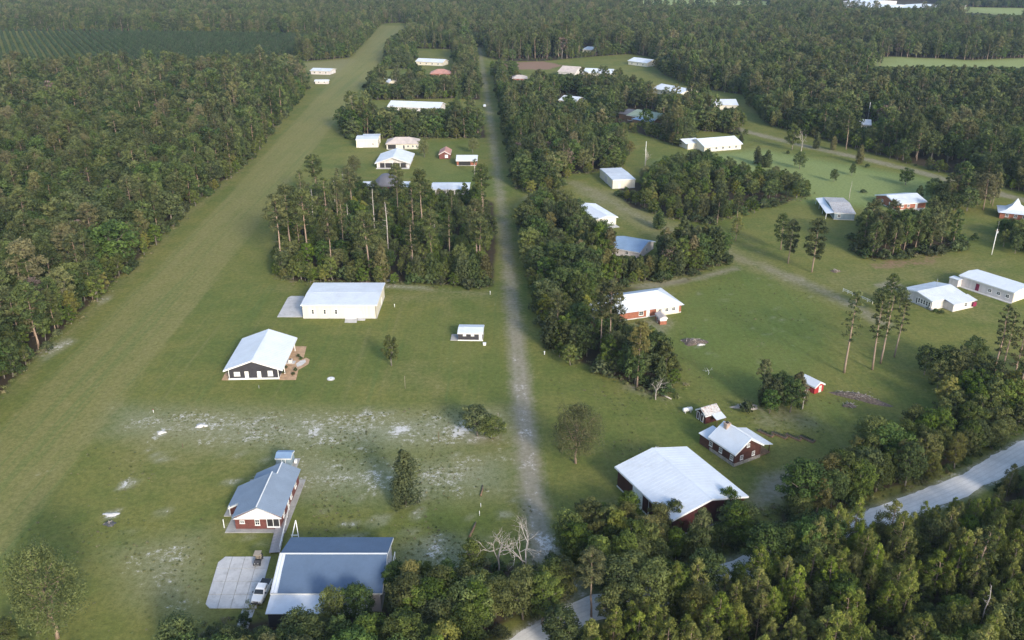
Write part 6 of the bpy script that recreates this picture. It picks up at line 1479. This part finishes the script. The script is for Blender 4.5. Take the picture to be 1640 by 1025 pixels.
def sapling():
    c = P(1134, 600); root = empty('sapling', c, 0, 'tiny white leafless sapling alone on the round meadow', 'sapling'); r = np.random.default_rng(3); t = bare(r, 3.6, 1.2, .06, 3); t.w.build('stem', M['white_paint'], root)
sapling()

def rail_fence():
    a, b = P(1350, 467), P(1397, 487); root = empty('rail_fence', (a + b) / 2, 0, 'white pipe rail fence in front of the pink house', 'fence'); o = Vector(root.location); n = 7
    for z in (.55, 1.0): MB().bar(a - o + Vector((0, 0, z)), b - o + Vector((0, 0, z)), .08).build('rail', M['white_paint'], root)
    for i in range(n): p = a.lerp(b, i / (n - 1)) - o; MB().bar((p.x, p.y, -.1), (p.x, p.y, 1.1), .1).build('post', M['white_paint'], root)
rail_fence()

def utility_pole():
    c = P(1588, 408); root = empty('utility_pole', c, .4, 'white utility pole with lamp box behind the long hangar', 'pole')
    MB().tube([(0, 0, -.3), (0, 0, 9.4)], [.17, .11], 8).build('shaft', M['white_paint'], root); MB().bar((-1.0, 0, 8.9), (1.0, 0, 8.9), .12).build('crossarm', M['wood'], root); MB().box((.25, 0, 8.2), (.45, .45, .8)).build('transformer', M['galvanised'], root); MB().tube([(0, 0, 9.3), (0, 0, 12.2)], [.03, .03], 5).build('aerial', M['galvanised'], root)
utility_pole()
post((1389, 196), 12, .14, 'white_paint', 'white mast behind the cream house in the right woods', 'mast')
post((1033, 262), 11, .12, 'white_paint', 'pale slim pole near the tall bare tree on the meadow edge', 'mast')

def tank():
    c = P(1101, 660); root = empty('gas_tank', c, .3, 'white gas cylinder on feet left of the rusty roofed shed', 'tank')
    MB().tube([(-1.2, 0, .75), (-1.05, 0, .75), (1.05, 0, .75), (1.2, 0, .75)], [.25, .48, .48, .25], 14).build('cylinder', M['white_paint'], root)
    for s in (-.7, .7): MB().box((s, 0, .2), (.2, .8, .5)).build('foot', M['concrete'], root)
    MB().tube([(0, 0, 1.2), (0, 0, 1.35)], [.16, .16], 10).build('dome', M['galvanised'], root)
tank()

def palm():
    c = P(760, 280); root = empty('palm_tree', c, 0, 'small palm with pale stem in front of the pale blue slab roof', 'palm'); r = np.random.default_rng(2)
    MB().tube([(0, 0, -.2), (.1, 0, 3), (.1, .1, 6.4)], [.22, .17, .15], 8).build('trunk', M['bark_dead'], root); f = MB()
    for i in range(26):
        a = i * 2.4; e = r.uniform(-.7, .9); l = r.uniform(1.5, 2.2); d = Vector((math.cos(a) * math.cos(e), math.sin(a) * math.cos(e), math.sin(e))); s = Vector((-math.sin(a), math.cos(a), 0)) * .28; p = Vector((.1, .1, 6.4))
        q = p + d * l * .6 + Vector((0, 0, .15)); t = p + d * l - Vector((0, 0, .4)); f.poly([p, q - s, t, q + s], [(0, 1, 2, 3)])
    f.build('frond', M['leaf_palm'], root)
palm()

def tarp():
    c = P(895, 352); root = empty('boat', c, math.radians(40), 'slim white covered hull half hidden in the trees beside the lower track', 'boat')
    mb = MB(); body_loft(mb, [(-4, .6, .4, .5, 1.0), (-3, 1.0, .8, .35, 1.3), (1, 1.1, .9, .3, 1.4), (3.5, .6, .5, .5, 1.3), (4.6, .1, .1, .9, 1.2)]); recalc(mb.build('hull', M['white_paint'], root)); MB().bar((-3, 0, .3), (4.5, 0, .3), .15).build('trailer', M['dark_metal'], root)
    wheel(root, -1, .9, .32, .2); wheel(root, -1, -.9, .32, .2)
    c = P(1040, 572); root = empty('tarpaulin', c, .5, 'crumpled white and red tarpaulin under the trees of the dark strip', 'tarpaulin'); r = np.random.default_rng(8)
    for mt, dx, sz in (('white_paint', -.9, 1.5), ('brick', .4, 1.1), ('white_paint', .9, .8)):
        vs_ = [(dx + (i - 2) * sz * .3, (j - 2) * sz * .3, .5 + r.uniform(0, .7)) for j in range(5) for i in range(5)] + [(dx - sz * .6, -sz * .6, -.05), (dx + sz * .6, -sz * .6, -.05), (dx + sz * .6, sz * .6, -.05), (dx - sz * .6, sz * .6, -.05)]
        fs = [(j * 5 + i, j * 5 + i + 1, j * 5 + i + 6, j * 5 + i + 5) for j in range(4) for i in range(4)] + [(25, 26, 4, 3, 2, 1, 0), (26, 27, 24, 19, 14, 9, 4), (27, 28, 20, 21, 22, 23, 24), (28, 25, 0, 5, 10, 15, 20)]
        recalc(MB().poly(vs_, fs).build('sheet', M[mt], root))
tarp()

def garden():
    for i in range(4):
        a, b = P(1215 + 22 * i, 690 + 3 * i), P(1238 + 22 * i, 700 + 3 * i); d = (b - a); m = (a + b) / 2
        root = empty('garden_bed', m, math.atan2(d.y, d.x), ('leftmost', 'second from left', 'third from left', 'rightmost')[i] + ' raised garden bed in the row below the crimson shed', 'garden bed', 'raised garden beds')
        MB().box((0, 0, .15), (d.length, 1.1, .4)).build('frame', M['wood'], root); MB().box((0, 0, .36), (d.length - .16, .94, .06)).build('soil', M['brush'], root)
        r = np.random.default_rng(i); t = Tree()
        for k in range(7): t.add(*blob(r, ((k - 3) * d.length / 8, 0, .55), (.32, .32, .26), 26, r.uniform(.2, .9)), .12)
        q = bpy.data.objects.new('greens', t.leaf_mesh('greens', M['leaf_bush'], r, .7)); COL.objects.link(q); q.parent = root
garden()

# rough weeds over the lots, verges and wood edges
def weeds():
    cc = bpy.data.collections.new('weed_sources')
    for k in range(5):
        r = np.random.default_rng(70 + k); t = Tree()
        for j in range(3): t.add(*blob(r, (r.normal(0, .22), r.normal(0, .22), .12), (.22, .22, .16), 14, r.uniform(.1, .9), .3), .10)
        cc.objects.link(bpy.data.objects.new('weed_%d' % k, t.leaf_mesh('weed', M['leaf_weed'], r, .4)))
    pts = []
    for px, sp, s in (([(190, 660), (820, 655), (850, 800), (860, 900), (640, 900), (480, 870), (470, 720), (200, 700)], 1.15, 1), ([(0, 700), (190, 700), (350, 850), (330, 890), (310, 1000), (60, 1040), (-60, 900)], 1.5, 2), ([(880, 560), (1100, 650), (1010, 740), (980, 760), (940, 850), (880, 850)], 1.6, 3), ([(1050, 640), (1200, 640), (1300, 640), (1440, 600), (1340, 690), (1250, 740), (1240, 790), (1150, 650)], 1.5, 4), ([(850, 900), (905, 880), (1000, 800), (990, 830), (930, 890), (890, 930)], 1.2, 5), ([(1060, 470), (1200, 425), (1340, 485), (1290, 640), (1110, 640)], 2.6, 6)):
        x, y = scatter(PW(px), sp, .5, True, False, 60 + s); r = np.random.default_rng(s); n = (np.sin(x * .31) + np.sin(y * .27 + x * .11) + r.normal(0, .8, len(x))) > .35
        pts += list(zip(x[n], y[n]))
    r = np.random.default_rng(77); edge = []
    for k in ('left', 'grove', 'belt', 'track_east', 'mid', 'bushes', 'south', 'road_north', 'east_houses'):
        w = WOODS_W[k]
        for a, b in zip(w, np.roll(w, -1, 0)):
            l = np.hypot(*(b - a)); n = int(l * (2.2 if k != 'left' else 1.4)); t = r.random(n)[:, None]; q = a + (b - a) * t + r.normal(0, 1.5, (n, 2)); u, v, d = proj(q[:, 0], q[:, 1])
            q = q[(u > -40) & (u < 1680) & (v < 1060) & (d < 520) & ~blocked(q[:, 0], q[:, 1])]; edge += [tuple(e) for e in q]
    n0 = len(pts); pts += edge
    m = bpy.data.meshes.new('weeds'); m.from_pydata([(a, b, 0) for a, b in pts], [], []); n = len(pts); r = np.random.default_rng(9); s = r.uniform(.4, 1.15, n); s[n0:] *= r.uniform(1.2, 3.2, n - n0)
    m.attributes.new('variant', 'INT', 'POINT').data.foreach_set('value', r.integers(0, 5, n).astype(np.int32))
    m.attributes.new('turn', 'FLOAT_VECTOR', 'POINT').data.foreach_set('vector', np.stack([0 * s, 0 * s, r.uniform(0, 6.28, n)], -1).astype(np.float32).ravel())
    m.attributes.new('size', 'FLOAT_VECTOR', 'POINT').data.foreach_set('vector', np.stack([s, s, s * r.uniform(.6, 1.3, n)], -1).astype(np.float32).ravel())
    o = bpy.data.objects.new('weeds', m); COL.objects.link(o); tag(o, 'low rough weeds speckled over the sandy lot and grass', 'weeds', kind='stuff'); o.modifiers.new('scatter', 'NODES').node_group = mass_nodes(cc)
weeds()

# ------------------------------------------------------------------ evening haze
hz = MB().box((0, 3500, 51.5), (17000, 14500, 105)); mz = bpy.data.materials.new('haze'); mz.use_nodes = True; nz = mz.node_tree
nz.nodes.remove(nz.nodes['Principled BSDF']); pv = nz.nodes.new('ShaderNodeVolumePrincipled'); pv.inputs['Color'].default_value = (.56, .77, 1.0, 1); pv.inputs['Density'].default_value = HAZE
nz.links.new(pv.outputs[0], nz.nodes['Material Output'].inputs['Volume'])
if HAZE > 0:
    o = hz.build('haze', mz); o['kind'] = 'stuff'; o['label'] = 'thin blue evening haze over the far woods'
